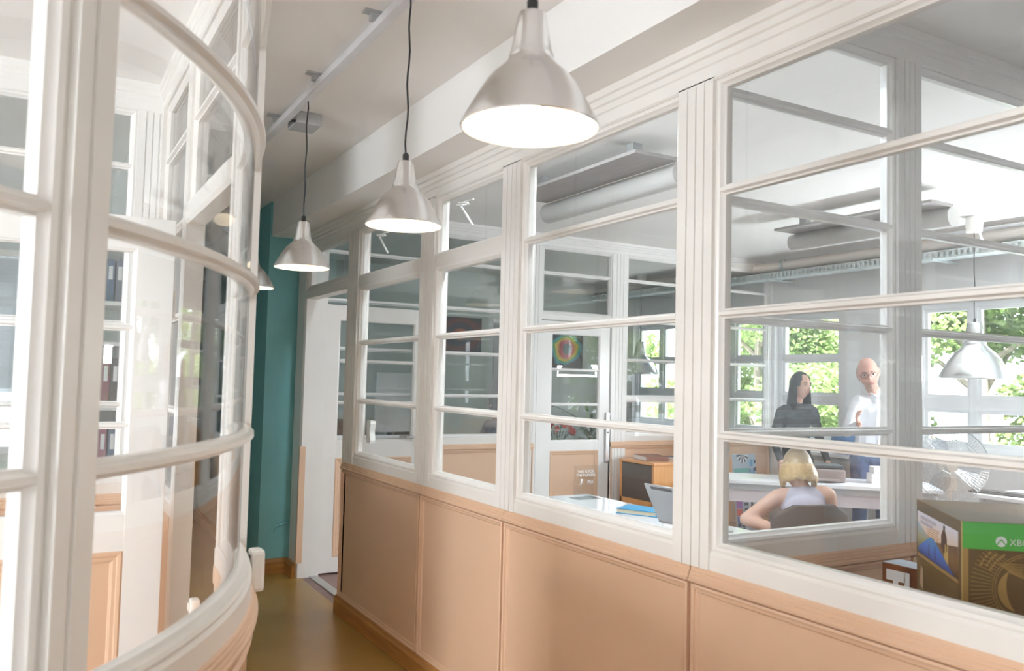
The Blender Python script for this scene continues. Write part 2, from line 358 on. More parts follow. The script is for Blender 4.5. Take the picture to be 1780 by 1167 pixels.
# ---- cross partitions
def cross(name, label, y, x_posts, rows, ztop, door=None, flip=1, mat='white', nobay=()):
    root = empty(name, (x_posts[0][0], y, 0)); tag(root, label, 'partition', kind='structure')
    fm = lambda u, v, z: (u, y-v*flip, z)
    for (a, b) in x_posts:
        MB().ext_z(flute(a, b, .038, [a+(b-a)*k for k in (.28, .5, .72)]), 0.0 if door and (abs(a-door[1]) < .06 or abs(b-door[0]) < .06) else .953, ztop+.01, fm).build('post', M[mat], root)
    for i in range(len(x_posts)-1):
        a, b = x_posts[i][1], x_posts[i+1][0]
        if (i in nobay): continue
        if door and abs(a-door[0]) < .06:
            bay(root, fm, a, b, 2.11, ztop+.006, [r for r in rows if r > 2.2], M[mat])
            MB().ext_u([(.03, 2.055), (.038, 2.065), (.038, 2.105), (.03, 2.115), (-.03, 2.115), (-.038, 2.105), (-.038, 2.065), (-.03, 2.055)], a, b, fm).build('door_head', M[mat], root)
            continue
        bay(root, fm, a, b, 1.006, ztop+.006, rows, M[mat], heavy=rows[0] if door and i == 3 else None, hz=.055)
        dado(root, fm, (x_posts[i][0]+x_posts[i][1])/2+.001 if i and not (door and i == 3) else x_posts[i][0], (x_posts[i+1][0]+x_posts[i+1][1])/2-.001 if not (door and i == 1) else x_posts[i+1][1]-.06)
    MB().ext_u(top_prof(ztop, CEIL), x_posts[0][0], x_posts[-1][1], fm).build('head_rail', M[mat], root)
    return root
RC = [1.35, 1.715, 2.09, 2.44]
p1 = cross('wall_near', 'glazed cross partition between the two nearer offices, seen against the light', 1.955, [(1.832, 1.846), (2.70, 2.835), (3.75, 3.88), (4.80, 4.93), (5.80, 5.93), (6.78, 6.84)], RC, 2.715)
p2 = cross('wall_middle', 'white glazed cross partition with a glazed door at the back of the office', 6.40, [(1.845, 1.92), (2.80, 2.93), (3.79, 3.945), (4.725, 4.90), (5.83, 5.97), (6.78, 6.84)], [1.36, 1.72, 2.10, 2.485], 2.72, door=(3.945, 4.725))
p3 = cross('wall_rear', 'white glazed cross partition at the back of the left room', 4.19, [(-5.0, -4.9), (-3.9, -3.77), (-2.72, -2.59), (-1.55, -1.42), (-0.72, -0.59), (0.37, 0.50)], RC, 2.70)

# ---- the left partition: quarter round at the near end, then straight with a doorway
wl = empty('wall_side', (0.54, 2.6, 0))
tag(wl, 'rounded cream glazed partition on the left of the corridor', 'partition', kind='structure')
CX, CY, CR = -1.18, 2.55, 1.692
def fc(u, v, z):
    t = -u/CR
    return (CX+(CR+v)*math.cos(t), CY+(CR+v)*math.sin(t), z)
fs_ = lambda u, v, z: (0.512+v, u, z)
RL = [1.35, 1.725, 2.10, 2.46]
QL = CR*PI/2
cpost = [(1.269, 1.341), (QL-.05, QL+.05)]
bay(wl, fc, 0.055, 1.300, 1.006, 2.72, RL, M['cream'], n=26, glass='curveglass')
bay(wl, fc, 1.341, QL-.05, 1.006, 2.72, RL, M['cream'], n=26, glass='curveglass')
for (a, b) in cpost:
    MB().ext_z(flute(a, b, .042, [a+(b-a)*.56], gw=.010, gd=.006), .953, 2.72, fc).build('post', M['cream'], wl)
MB().ext_u(top_prof(2.715, CEIL), 0.06, QL, fc, 40).build('head_rail', M['cream'], wl, smooth=30)
dado(wl, fc, 0.03, QL, n=44, mould=False)
MB().ext_u([(.028, 0), (.060, 0), (.060, .085), (.050, .10), (.036, .112), (.028, .112)], 0.03, QL, fc, 44).build('skirting', M['skirt'], wl, smooth=30)
MB().ext_u([(.030, .86), (.040, .86), (.043, .868), (.036, .878), (.030, .88)], 0.03, QL, fc, 44).build('panel_moulding', M['tan_trim'], wl, smooth=30)
# straight part
def spost(a, b, z0, z1, d=.042):
    MB().ext_z(flute(a, b, d, [a+(b-a)*k for k in (.3, .62)]), z0, z1, fs_).build('post', M['cream'], wl)
MB().ext_z([(2.455, .040), (2.53, .040), (2.53, -.030), (2.50, -.030), (2.50, -.022), (2.475, -.022), (2.475, -.012), (2.455, -.012), (2.455, .004), (2.461, .006), (2.461, .012), (2.455, .014)], 0, 2.72, fs_).build('post', M['cream'], wl)
spost(3.32, 3.42, 0, 2.72, .034)
spost(4.10, 4.26, .953, 2.72)
MB().ext_u([(.03, 2.06), (.042, 2.07), (.042, 2.13), (.03, 2.14), (-.03, 2.14), (-.042, 2.13), (-.042, 2.07), (-.03, 2.06)], 2.53, 3.32, fs_).build('door_head', M['cream'], wl)
bay(wl, fs_, 2.53, 3.32, 2.136, 2.72, [2.46], M['cream'])
bay(wl, fs_, 3.42, 4.10, 1.006, 2.72, RL, M['cream'])
dado(wl, fs_, 3.42, 4.25)
MB().ext_u(top_prof(2.715, CEIL), 2.45, 4.26, fs_).build('head_rail', M['cream'], wl)
slab('wall_side_far', (0.452, 4.25, 0), (0.572, 9.3, CEIL), M['wallgrey'], 'plain grey wall on the left of the corridor beyond the glazing', 'wall').name = 'wall_side'
# cream plastic catches on the doorway post
for (x, y, z, l) in ((0.549, 2.32, 0.975, 'cream plastic latch on the outside of the rounded glazing post, by the teal wall'), (0.385, 2.26, 0.895, 'cream plastic latch inside the rounded glazing, low by the sill')):
    t = empty('door_latch', (x, y, z)); tag(t, l, 'latch')
    k = 1.0 if x > .5 else .62
    MB().box((x-.018*k, y-.03*k, z-.055*k), (x+.018*k, y+.03*k, z+.055*k)).build('housing', M['plastic'], t, bevel=.010*k)
    MB().box((x-.026*k, y-.008*k, z+.01*k), (x-.016*k, y+.008*k, z+.04*k)).build('catch', M['black'] if x > .5 else M['plastic'], t, bevel=.002)
    if x < .5: MB().cyl((x+.010, y, z), (x+.075, y-.005, z-.012), .009).build('arm', M['plastic'], t)

# ---- panelled glazed doors
def door(n, label, fm, u0, u1, gz=(1.0, 1.94), rows=(1.30, 1.62), h=2.05, stile=.115, mat='white', handle=None, free=1):
    root = empty('door_%d' % n, fm(u0, 0, 0)); tag(root, label, 'door', kind='structure')
    t = .02
    for (a, b) in ((u0, u0+stile), (u1-stile, u1)):
        MB().ext_z([(a, -t), (b, -t), (b, t), (a, t)], .012, h, fm).build('stile', M[mat], root, bevel=.002)
    for (a, b) in ((.012, .13), (.875, gz[0]), (gz[1], h)):
        MB().ext_u([(-t+.001, a), (t-.001, a), (t-.001, b), (-t+.001, b)], u0+stile, u1-stile, fm).build('rail', M[mat], root)
    a, b = u0+stile, u1-stile
    MB().loop(a, b, gz[0], gz[1], [(0, -.016), (0, .016), (.008, .014), (.012, .006), (.012, -.006), (.008, -.014)], fm).build('glazing_bead', M[mat], root)
    e = [gz[0]+.006]
    for r in rows:
        MB().ext_u([(p[0]*.62, r+p[1]*.85) for p in munt()], a+.004, b-.004, fm).build('muntin', M[mat], root)
        e += [r-.006, r+.006]
    e.append(gz[1]-.006)
    for i in range(0, len(e), 2):
        MB().ext_u([(-.002, e[i]), (.002, e[i]), (.002, e[i+1]), (-.002, e[i+1])], a+.008, b-.008, fm).build('pane', M['glass'], root)
    MB().ext_u([(-.008, .13), (.008, .13), (.008, .875), (-.008, .875)], a, b, fm).build('panel', M['tan'], root)
    for sgn in (1, -1):
        pr = [(0, .006*sgn), (0, .019*sgn), (.006, .022*sgn), (.016, .020*sgn), (.020, .016*sgn), (.030, .015*sgn), (.038, .011*sgn), (.042, .006*sgn)]
        MB().loop(a, b, .13, .875, pr, fm).build('panel_moulding', M['tan_trim'], root)
    if handle:
        uh, vs = handle
        for s_ in vs:
            MB().ext_z([(uh-.02, t*s_), (uh+.02, t*s_), (uh+.02, (t+.006)*s_), (uh-.02, (t+.006)*s_)], .86, 1.11, fm).build('lock_plate', M['steel'], root, bevel=.001)
            m = MB(); d = -1 if uh > (u0+u1)/2 else 1
            m.cyl(fm(uh, t*s_, 1.03), fm(uh, (t+.055)*s_, 1.03), .010).cyl(fm(uh-.004*d, (t+.05)*s_, 1.03), fm(uh+.115*d, (t+.05)*s_, 1.03), .009)
            m.build('handle', M['steel'], root, smooth=40)
            MB().cyl(fm(uh, (t+.004)*s_, .925), fm(uh, (t+.0075)*s_, .925), .007).build('keyhole', M['black'], root)
    return root
# hinged at the far jamb of the right partition, swung 90 degrees into the office
door(1, 'cream glazed door standing open at the end of the right partition', lambda u, v, z: (u, 6.262-v, z), 1.925, 2.785, mat='cream', handle=(2.715, (1, -1)))
door(2, 'white closed glazed door in the cross partition behind the glossy desk', lambda u, v, z: (u, 6.40-v, z), 3.955, 4.718, gz=(.96, 1.94), rows=(1.295, 1.61))
m2 = bpy.data.objects['door_2']
MB().box((4.675, 6.360, .76), (4.715, 6.381, 1.22)).build('lock_plate', M['steel'], m2, bevel=.002)
MB().cyl((4.695, 6.362, 1.035), (4.695, 6.357, 1.035), .008).build('keyhole', M['black'], m2)
door(3, 'bright white glazed door standing open inside the left room', lambda u, v, z: (u, 3.245-v, z), -0.41, 0.430, gz=(1.0, 1.935), rows=(1.31, 1.655), stile=.125, mat='white', handle=None)
d3 = bpy.data.objects['door_3']
for z in (.35, 1.75):
    MB().cyl((.437, 3.268, z-.05), (.437, 3.268, z+.05), .009).build('hinge', M['cream'], d3, smooth=40)
d1 = bpy.data.objects['door_1']
for z in (.30, 1.75):
    MB().cyl((1.918, 6.236, z-.06), (1.918, 6.236, z+.06), .009).build('hinge', M['cream'], d1, smooth=40)

# ---- window wall of the offices
ww = empty('wall_window', (W, 3, 0)); tag(ww, 'white window wall of the offices with broad piers', 'wall', kind='structure')
wins = [(-2.6, -0.7, (-1.65,), 2.27, 1), (-0.35, 1.75, (0.7,), 2.27, 2), (2.20, 4.70, (2.75, 3.45, 4.20), 2.27, 3), (5.50, 6.33, (), 2.27, 4), (6.47, 7.55, (7.0,), 2.27, 5), (7.75, 8.75, (8.25,), 2.27, 6)]
ZS = .99
ys = [-3.1]+[v for w in wins for v in (w[0], w[1])]+[9.45]
for i in range(0, len(ys), 2):
    MB().box((W, ys[i], 0), (W+.22, ys[i+1], CEIL)).build('pier', M['wallwhite'], ww)
for w in wins:
    MB().box((W, w[0], 0), (W+.22, w[1], ZS-.03)).build('spandrel', M['wallwhite'], ww)
    MB().box((W, w[0], w[3]), (W+.22, w[1], CEIL)).build('lintel', M['wallwhite'], ww)
def window(w):
    y0, y1, mull, z1, n = w
    root = empty('window_%d' % n, (W+.1, (y0+y1)/2, ZS)); tag(root, {1: 'white office window farthest to the near side', 2: 'white office window of the near office', 3: 'broad white four-light window behind the pedestal fan', 4: 'white window behind the standing dark-haired woman', 5: 'white window in the farther office, beside the glazed partition end', 6: 'white window of the farther office seen past the hanging lamp'}[n], 'window', kind='structure')
    fm = lambda u, v, z: (W+.10+v, u, z)
    FR = [(0, -.04), (0, .04), (.05, .04), (.05, -.04)]
    MB().loop(y0, y1, ZS, z1, FR, fm).build('window_frame', M['whitewin'], root, bevel=.004)
    us = [y0+.05]
    for m_ in mull:
        MB().ext_z([(m_-.035, -.038), (m_+.035, -.038), (m_+.035, .038), (m_-.035, .038)], ZS+.05, z1-.05, fm).build('mullion', M['whitewin'], root, bevel=.004)
        us += [m_-.035, m_+.035]
    us.append(y1-.05)
    TR = ((1.39, .05),) if n <= 3 else ((1.39, .035), (1.80, .016))
    for (t, h) in TR:
        MB().ext_u([(-.036, t-h), (.036, t-h), (.036, t+h), (-.036, t+h)], y0+.05, y1-.05, fm).build('transom', M['whitewin'], root, bevel=.004)
    zs = [ZS+.05]+[v for (t, h) in TR for v in (t-h, t+h)]+[z1-.05]
    for i in range(0, len(us), 2):
        for j in range(0, len(zs), 2):
            MB().loop(us[i], us[i+1], zs[j], zs[j+1], [(0, -.025), (0, .025), (.028, .02), (.028, -.02)], fm).build('sash', M['whitewin'], root)
            MB().ext_u([(-.002, zs[j]+.02), (.002, zs[j]+.02), (.002, zs[j+1]-.02), (-.002, zs[j+1]-.02)], us[i]+.02, us[i+1]-.02, fm).build('pane', M['glass'], root)
    MB().box((W-.10, y0-.05, ZS-.03), (W+.14, y1+.05, ZS)).build('sill', M['whitewin'], root, bevel=.006)
for w in wins: window(w)
# window wall behind the camera and the far left room
wb = empty('wall_front', (-1.6, -3.05, 0)); tag(wb, 'white wall behind the camera', 'wall', kind='structure')
def holed_wall(root, x0, x1, y0, y1, holes, zs, zt, mat):
    xs = [x0]+[v for h in holes for v in h]+[x1]
    for i in range(0, len(xs), 2): MB().box((xs[i], y0, 0), (xs[i+1], y1, CEIL)).build('pier', mat, root)
    for h in holes:
        MB().box((h[0], y0, 0), (h[1], y1, zs)).build('spandrel', mat, root); MB().box((h[0], y0, zt), (h[1], y1, CEIL)).build('lintel', mat, root)
MB().box((-5.2, -3.2, 0), (6.98, -3.0, CEIL)).build('plaster', M['wallwhite'], wb)
wl_ = empty('wall_left', (-5.1, 1, 0)); tag(wl_, 'white wall with tall windows on the far side of the left room', 'wall', kind='structure')
LW = [(0.0, 1.8)]
yy = [-3.1]+[v for h in LW for v in h]+[10.8]
for i in range(0, len(yy), 2): MB().box((-5.2, yy[i], 0), (-5.0, yy[i+1], CEIL)).build('pier', M['wallwhite'], wl_)
for h in LW:
    MB().box((-5.2, h[0], 0), (-5.0, h[1], .9)).build('spandrel', M['wallwhite'], wl_); MB().box((-5.2, h[0], 2.4), (-5.0, h[1], CEIL)).build('lintel', M['wallwhite'], wl_)
def plain_window(k, lab, fm, a, b, z0, z1):
    root = empty('window_%d' % k, fm((a+b)/2, 0, z0)); tag(root, lab, 'window', kind='structure')
    MB().loop(a, b, z0, z1, [(0, -.04), (0, .04), (.06, .04), (.06, -.04)], fm).build('window_frame', M['whitewin'], root)
    c = (a+b)/2
    MB().ext_z([(c-.03, -.035), (c+.03, -.035), (c+.03, .035), (c-.03, .035)], z0+.06, z1-.06, fm).build('mullion', M['whitewin'], root)
    MB().ext_u([(-.03, 1.95), (.03, 1.95), (.03, 2.0), (-.03, 2.0)], a+.06, b-.06, fm).build('transom', M['whitewin'], root)
for k, h in enumerate(LW):
    plain_window(12+k, 'tall white window in the left wall of the left room', lambda u, v, z: (-5.1+v, u, z), h[0], h[1], .9, 2.4)
wlb = empty('wall_rear_left', (-2, 7.5, 0)); wlb.name = 'wall_rear'; tag(wlb, 'pale grey rear wall with blind-covered windows in the far left room', 'wall', kind='structure')
holed_wall(wlb, -5.2, 0.5, 7.5, 7.65, [(-4.5, -2.3), (-2.1, 0.12)], .85, 2.4, M['wallgrey'])
for k, (a, b) in enumerate(((-4.5, -2.3), (-2.1, 0.12))):
    root = empty('window_%d' % (10+k), ((a+b)/2, 7.56, .85)); tag(root, ['blind-covered window far back in the left rooms, farther from the corridor', 'blind-covered window far back in the left rooms, nearer the corridor'][k], 'window', kind='structure')
    fm = lambda u, v, z: (u, 7.57-v, z)
    MB().loop(a, b, .85, 2.4, [(0, -.04), (0, .04), (.05, .04), (.05, -.04)], fm).build('window_frame', M['whitewin'], root)
    MB().ext_u([(-.02, 1.45), (.02, 1.45), (.02, 1.50), (-.02, 1.50)], a+.05, b-.05, fm).build('transom', M['whitewin'], root)
    bl = empty('venetian_blind', ((a+b)/2, 7.47, 1.5)); tag(bl, ['pale venetian blind on the window farther from the corridor', 'pale venetian blind on the far left window, half seen through the door glass'][k], 'blind', 'venetian blinds of the far left room')
    z = 1.36; sm = None
    MB().box((a, 7.44, 2.36), (b, 7.49, 2.41)).build('head_box', M['plastic'], bl)
    for q in range(34):
        zz = 2.34-q*.030
        o = MB().box((a+.01, 7.447, zz), (b-.01, 7.483, zz+.002), fm=lambda x, y, zc, z0=zz: (x, y, zc+(y-7.465)*1.7)).build('slat', M['slat'], bl) if sm is None else None
        if o is not None: sm = o
        else:
            o = sm.copy(); COL.objects.link(o); o.parent = bl; o.location = (sm.location.x, sm.location.y, sm.location.z-q*.030)

# venetian blinds let down over the near office windows
for k, (a, b) in enumerate(((-2.55, -0.75), (-0.30, 1.70))):
    bl = empty('venetian_blind', (6.80, (a+b)/2, 1.0)); tag(bl, ['white venetian blind let down over the office window farthest to the near side', 'white venetian blind let down over the near office window'][k], 'blind', 'venetian blinds of the near office')
    MB().box((6.775, a, 2.27), (6.825, b, 2.32)).build('head_box', M['plastic'], bl); sm = None
    for q in range(38):
        if sm is None: sm = o = MB().box((6.782, a+.01, 2.25), (6.818, b-.01, 2.2515), fm=lambda x, y, z: (x, y, z+(x-6.80)*1.15)).build('slat', M['slat'], bl)
        else:
            o = sm.copy(); COL.objects.link(o); o.parent = bl; o.location = (sm.location.x, sm.location.y, sm.location.z-q*.033)
# ------------------------------------------------------------------ corridor ceiling conduit and pendant lamps
lt = empty('lighting_conduit', (1.02, 4.0, 2.79)); tag(lt, 'long grey-white cable conduit on brackets under the corridor ceiling', 'conduit')
MB().box((1.022, -2.5, 2.768), (1.060, 6.5, 2.800)).build('channel', M['trunk'], lt, bevel=.004)
for y in (-1.0, 0.6, 1.9, 2.85, 3.58, 4.28, 5.2, 6.1):
    m = MB(); m.box((1.005, y-.012, 2.795), (1.077, y+.012, CEIL)).box((.980, y-.02, CEIL-.008), (1.10, y+.02, CEIL))
    m.build('bracket', M['greyplastic'], lt)
jb = empty('junction_box', (1.14, 4.22, 2.80)); tag(jb, 'small grey junction box on the ceiling beside the conduit', 'junction box')
MB().box((1.09, 4.13, 2.768), (1.22, 4.30, CEIL)).build('box', M['greyplastic'], jb, bevel=.008)
MB().tube([(1.10, 4.16, 2.78), (1.06, 4.14, 2.775), (1.035, 4.10, 2.785)], .008).build('cable_tail', M['black'], jb)

SH = [(.125, 0), (.1265, .002), (.1255, .005), (.119, .018), (.106, .042), (.094, .0625), (.082, .081), (.070, .0965), (.057, .108), (.0475, .1175), (.0435, .122), (.0415, .127), (.0405, .1355), (.0385, .138), (.0380, .142), (.0365, .144), (.0315, .178), (.0265, .207), (.0245, .2125), (.020, .214), (0, .214)]
def lamp_proto(name, k, lit):
    root = empty(name, (0, 0, 0))
    MB().lathe([(a*k, b*k) for a, b in SH]+[(a*k, b*k) for a, b in [(.0, .2125), (.018, .2125), (.023, .210), (.0245, .205), (.034, .142), (.037, .134), (.040, .124), (.054, .1075), (.067, .0955), (.080, .080), (.092, .0615), (.104, .0415), (.117, .0175), (.1235, .0045), (.1235, .0)]], n=64, closed=True)\
        .build('lamp_shade', M['alu'], root, smooth=28)
    MB().lathe([(a*k, b*k) for a, b in [(.1233, .001), (.1163, .0173), (.1033, .0413), (.0913, .0613), (.0793, .0798), (.0663, .0953), (.0533, .1073), (.040, .1225), (.0, .1225)]], n=48).build('shade_lining', M['shadein'], root, smooth=40, recalc=False)
    m = MB(); m.ball((0, 0, .065*k), .030*k).lathe([(.0, .09*k), (.018*k, .09*k), (.016*k, .12*k), (0, .12*k)], n=16)
    m.build('bulb', M['bulb'] if lit else M['plastic'], root, smooth=50)
    MB().lathe([(0, .213*k), (.010, .213*k), (.0105, .214*k+.022), (.006, .214*k+.028), (0, .214*k+.028)], n=16).build('cord_grip', M['black'], root, smooth=40)
    return root
def finish_lamp(root, loc, topz, label, group, rng_=0.0):
    x, y, z = loc; root.location = (0, 0, 0)
    g = wloc(root)
    m = MB(); n = 14
    m.tube([(0.0025*math.sin(i*1.3+x*9)*(0 < i < n), 0.0025*math.cos(i*1.1+y*7)*(0 < i < n), .236+(topz-z-.236)*i/n) for i in range(n+1)], .0032, 6)
    m.build('cord', M['black'], root, smooth=60)
    root.location = loc
    tag(root, label, 'lamp', group)
lab = ['nearest lit brushed-aluminium pendant lamp, the largest in view, on a dark cord', 'second lit brushed-aluminium pendant lamp, in front of the partition', 'third lit brushed-aluminium pendant lamp, in front of the beam end and teal wall', 'fourth lit aluminium pendant lamp, half hidden behind the rounded glazing by the teal wall']
spots = [(.762, 1.285, 1.957), (1.032, 2.535, 1.996), (1.050, 3.79, 1.992), (1.055, 4.83, 1.99)]
for i, p in enumerate(spots):
    r = lamp_proto('pendant_lamp', 1.0, True)
    finish_lamp(r, p, 2.775 if i else CEIL, lab[i], 'aluminium pendant lamps along the corridor')

# ------------------------------------------------------------------ teal wall cable stub
tc_ = MB().tube([(1.86, 6.437, .365), (1.84, 6.435, .372), (1.80, 6.436, .360), (1.775, 6.436, .352), (1.766, 6.436, .335), (1.765, 6.436, .30)], .006, 8).build('cable_stub', M['teal'], None, smooth=50)
tc_.location = (1.70, 6.44, tc_.location.z)
tag(tc_, 'short bent cable painted teal low on the end wall by the door jamb', 'cable')
# pull handle hanging inside the bay next to the door
ph = empty('plastic_pull', (1.87, 4.93, 1.17)); tag(ph, 'cream plastic grip beside the lowest pane of the bay next to the door', 'handle')
pr = [(5.022, 1.090), (5.022, 1.228)]
for i in range(17):
    t = i/16; pr.append((4.964+.010*math.cos((t-.5)*2*PI*1.05)*(.6+.4*t)-(.006 if .1 < t < .9 else 0), 1.228-.138*t))
MB().add([(1.838, u, z) for u, z in pr]+[(1.872, u, z) for u, z in pr], [tuple(range(len(pr))), tuple(range(2*len(pr)-1, len(pr)-1, -1))]+[(i, (i+1) % len(pr), len(pr)+(i+1) % len(pr), len(pr)+i) for i in range(len(pr))]).build('grip_body', M['plastic'], ph, smooth=40)

# ------------------------------------------------------------------ office ceiling fittings
def tube_light(x0, x1, y0, y1, xt, label):
    t = empty('ceiling_light', ((x0+x1)/2, (y0+y1)/2, 2.72)); tag(t, label, 'light', 'unlit tube lights on the office ceiling')
    MB().box((x0, y0, 2.715), (x1, y1, 2.735)).build('backing_plate', M['plate'], t, bevel=.004)
    MB().cyl((xt, y0+.02, 2.655), (xt, y1+.05, 2.655), .068, n=28).build('diffuser_tube', M['diffuser'], t, smooth=40)
    for y in (y0+.2, y1-.2):
        MB().box(((x0+x1)/2-.03, y-.03, 2.735), ((x0+x1)/2+.03, y+.03, CEIL)).build('mount', M['greyplastic'], t)
tube_light(2.70, 3.00, 3.46, 4.80, 3.04, 'flat ceiling light with a long rounded diffuser above the glossy white desk')
tube_light(4.98, 5.22, 3.3, 4.62, 5.25, 'flat ceiling light with a long rounded diffuser above the seated woman')
tray = empty('cable_tray', (6.55, 5, 2.6)); tag(tray, 'galvanised perforated cable tray running under the ceiling along the windows', 'cable tray')
m = MB(); X = 6.50
for z in (2.600, 2.652): m.box((X, -2.8, z), (X+.002, 9.2, z+.012))
m.box((X, -2.8, 2.598), (X+.16, 9.2, 2.600))
m.box((X+.158, -2.8, 2.600), (X+.16, 9.2, 2.664))
m.build('side_and_bottom', M['galv'], tray)
m = MB()
for i in range(236):
    y = -2.8+i*.0504; m.box((X, y, 2.611), (X+.002, y+.024, 2.653))
o = m.build('perforated_web', M['galv'], tray, recalc=False); o['kind'] = 'stuff'
for y in (-1.5, 0.5, 2.4, 4.3, 6.1, 8.0):
    MB().box((X-.02, y-.02, 2.585), (W, y+.02, 2.598)).build('bracket', M['galv'], tray)
pipe = empty('duct_pipe', (6.62, 5, 2.74)); tag(pipe, 'pale insulated pipe held by clamps above the cable tray', 'pipe')
MB().cyl((6.60, -2.8, 2.735), (6.60, 9.2, 2.735), .052, n=20).build('pipe_run', pmat('pale_pink_insulation', (.80, .74, .70), .6), pipe, smooth=40)
for y in (0.2, 3.15, 4.6, 5.98, 6.9, 8.6):
    MB().lathe([(.054, -.018), (.064, -.018), (.064, .018), (.054, .018)], (0, 0, 0), 20, closed=True).build('clamp', M['galv'], pipe)
    c = pipe.children[-1] if False else COL.objects[-1]
    c.rotation_euler = (PI/2, 0, 0); c.location = Vector((6.60, y, 2.735))-pipe.location
# hanging office lamps with a ceiling cup and a swagged white cable
def office_lamp(loc, k, cupz, label, sw):
    r = lamp_proto('pendant_lamp', k, False)
    x, y, z = loc
    MB().lathe([(0, cupz-z), (.055, cupz-z), (.062, cupz-z+.06), (.06, CEIL-z), (0, CEIL-z)], n=24).build('ceiling_cup', M['plastic'], r, smooth=30)
    pts = [(0.05+sw*t, 0.30*sw*t, (cupz-z)+.05-.30*sw*4*t*(1-t)) for t in [i/12 for i in range(13)]]
    MB().tube(pts, .011, 8).build('swag_cable', M['plastic'], r, smooth=60)
    finish_lamp(r, loc, cupz, label, 'unlit aluminium pendant lamps in the offices')
office_lamp((6.17, 3.74, 1.595), 2.0, 2.71, 'large unlit aluminium pendant lamp in front of the four-light window', .42)
office_lamp((6.45, 8.10, 1.615), 1.85, 2.74, 'large unlit aluminium pendant lamp seen past the cross partition', .40)

# ------------------------------------------------------------------ glowing strips added on the ceilings, out of view, to brighten the rooms
M['strip'] = emat('fill_strip_diffuser', (0.82, 0.92, 1.0), 50.0)
def strip(label, x, y0, y1, w=.30):
    t = empty('ceiling_fill_strip', (x, (y0+y1)/2, 2.76)); tag(t, label, 'light', 'added fill strips out of view')
    MB().box((x-w/2-.015, y0-.015, 2.775), (x+w/2+.015, y1+.015, CEIL-.002)).build('housing', M['plastic'], t)
    MB().box((x-w/2, y0, 2.768), (x+w/2, y1, 2.775)).build('diffuser', M['strip'], t)
strip('added white fill strip on the office ceiling, hidden close behind the long partition', 2.10, 2.3, 4.3, .16)
strip('added white fill strip in the farthest office, hidden close behind the corridor wall', 2.10, 7.4, 7.7, .16)
strip('added white fill strip over the left room, out of view', -1.9, -0.2, 0.1)
strip('added white fill strip in the far left room, out of view', -2.2, 5.8, 6.1)
strip('added white fill strip in the corridor, unseen behind the camera', 0.95, -2.6, -2.5, .1)
# ------------------------------------------------------------------ office furniture
def desk(name, label, x0, x1, y0, y1, z, mat, rz=0.0, c=None, apron=None, group=None, th=.028):
    """legs, top and (optional) modesty panel; built around c then turned"""
    cx, cy = ((x0+x1)/2, (y0+y1)/2)
    t = empty(name, (cx, cy, 0)); tag(t, label, 'desk', group)
    MB().box((x0, y0, z-th), (x1, y1, z)).build('desktop', mat, t, bevel=.004)
    for sx in (x0+.05, x1-.05):
        for sy in (y0+.05, y1-.05):
            MB().cyl((sx, sy, 0), (sx, sy, z-th), .022, n=14).build('leg', M['greyplastic'], t, smooth=40)
    MB().box((x0+.05, y0+.045, z-th-.05), (x1-.05, y0+.06, z-th)).build('under_rail', M['greyplastic'], t); MB().box((x0+.05, y1-.06, z-th-.05), (x1-.05, y1-.045, z-th)).build('under_rail', M['greyplastic'], t)
    if apron: MB().box((x0+.08, y0+.07, z-th-apron), (x1-.08, y0+.088, z-th)).build('modesty_panel', M['apron'], t)
    t.rotation_euler = (0, 0, rz)
    if c: t.location = (c[0], c[1], 0)
    return t
desk('desk', 'glossy white desk under the grey tablet computer', 1.90, 3.33, 2.06, 3.375, .74, M['desk'], group='glossy white desks')
desk('desk', 'glossy white desk with the clear sign and blue notebook on it', 1.90, 3.33, 3.385, 4.72, .74, M['desk'], group='glossy white desks')
# slanted white desk between the seated and the standing people: near edge runs from (4.95,5.0) to (5.9,4.05)
desk('desk', 'white desk with a pale mauve front standing at a slant before the standing people', -.85, .85, -.29, .29, .745, M['deskm'], rz=-PI/4, c=(5.62, 4.70), apron=.15)
desk('desk', 'white desk under the four-light window, behind the pedestal fan', -.74, .74, -.33, .33, .745, M['deskm'], rz=-PI/2, c=(6.42, 2.98), apron=.12)
desk('table', 'white table holding the game boxes in the nearest office', 1.92, 2.72, .50, 1.86, .76, M['deskm'])['category'] = 'table'

# clear sign on the glossy desk
def text_mesh(txt, size, depth=.0004, align='CENTER', space=1.0, ls=1.0, bold=0.0):
    cu = bpy.data.curves.new('lettering', 'FONT'); cu.body = txt; cu.size = size; cu.extrude = depth; cu.align_x = align; cu.space_character = space; cu.space_line = ls; cu.offset = bold
    o = bpy.data.objects.new('lettering_tmp', cu); COL.objects.link(o)
    bpy.context.view_layer.update()
    me = bpy.data.meshes.new_from_object(o.evaluated_get(bpy.context.evaluated_depsgraph_get()))
    bpy.data.objects.remove(o); bpy.data.curves.remove(cu); return me
def put_text(name, txt, size, mat, parent, loc, rot, **k):
    me = text_mesh(txt, size, **k); me.materials.clear(); me.materials.append(mat)
    o = bpy.data.objects.new(name, me); COL.objects.link(o); o.parent = parent; o.location = loc; o.rotation_euler = rot; return o
M['print_white'] = pmat('white_print', (.88, .88, .88), .6)
sg = empty('acrylic_sign', (3.19, 4.56, .74)); tag(sg, 'clear acrylic sign with white lettering on the far glossy desk corner', 'sign')
MB().add(*(lambda b: (b.v, b.f))(MB().box((3.10, 4.557, .742), (3.28, 4.561, .955)).box((3.10, 4.50, .740), (3.28, 4.62, .744)))).build('sheet', M['acrylic'], sg)
put_text('lettering', 'THIS IS FOR\nTHE PLAYERS', .026, M['print_white'], sg, (.0, -.006, .165), (PI/2, 0, 0), space=1.0, ls=.9)
put_text('lettering', 'PS4', .030, M['print_white'], sg, (.035, -.006, .095), (PI/2, 0, 0))
m = MB()          # round-bottomed emblem: an upright letter over a lying one
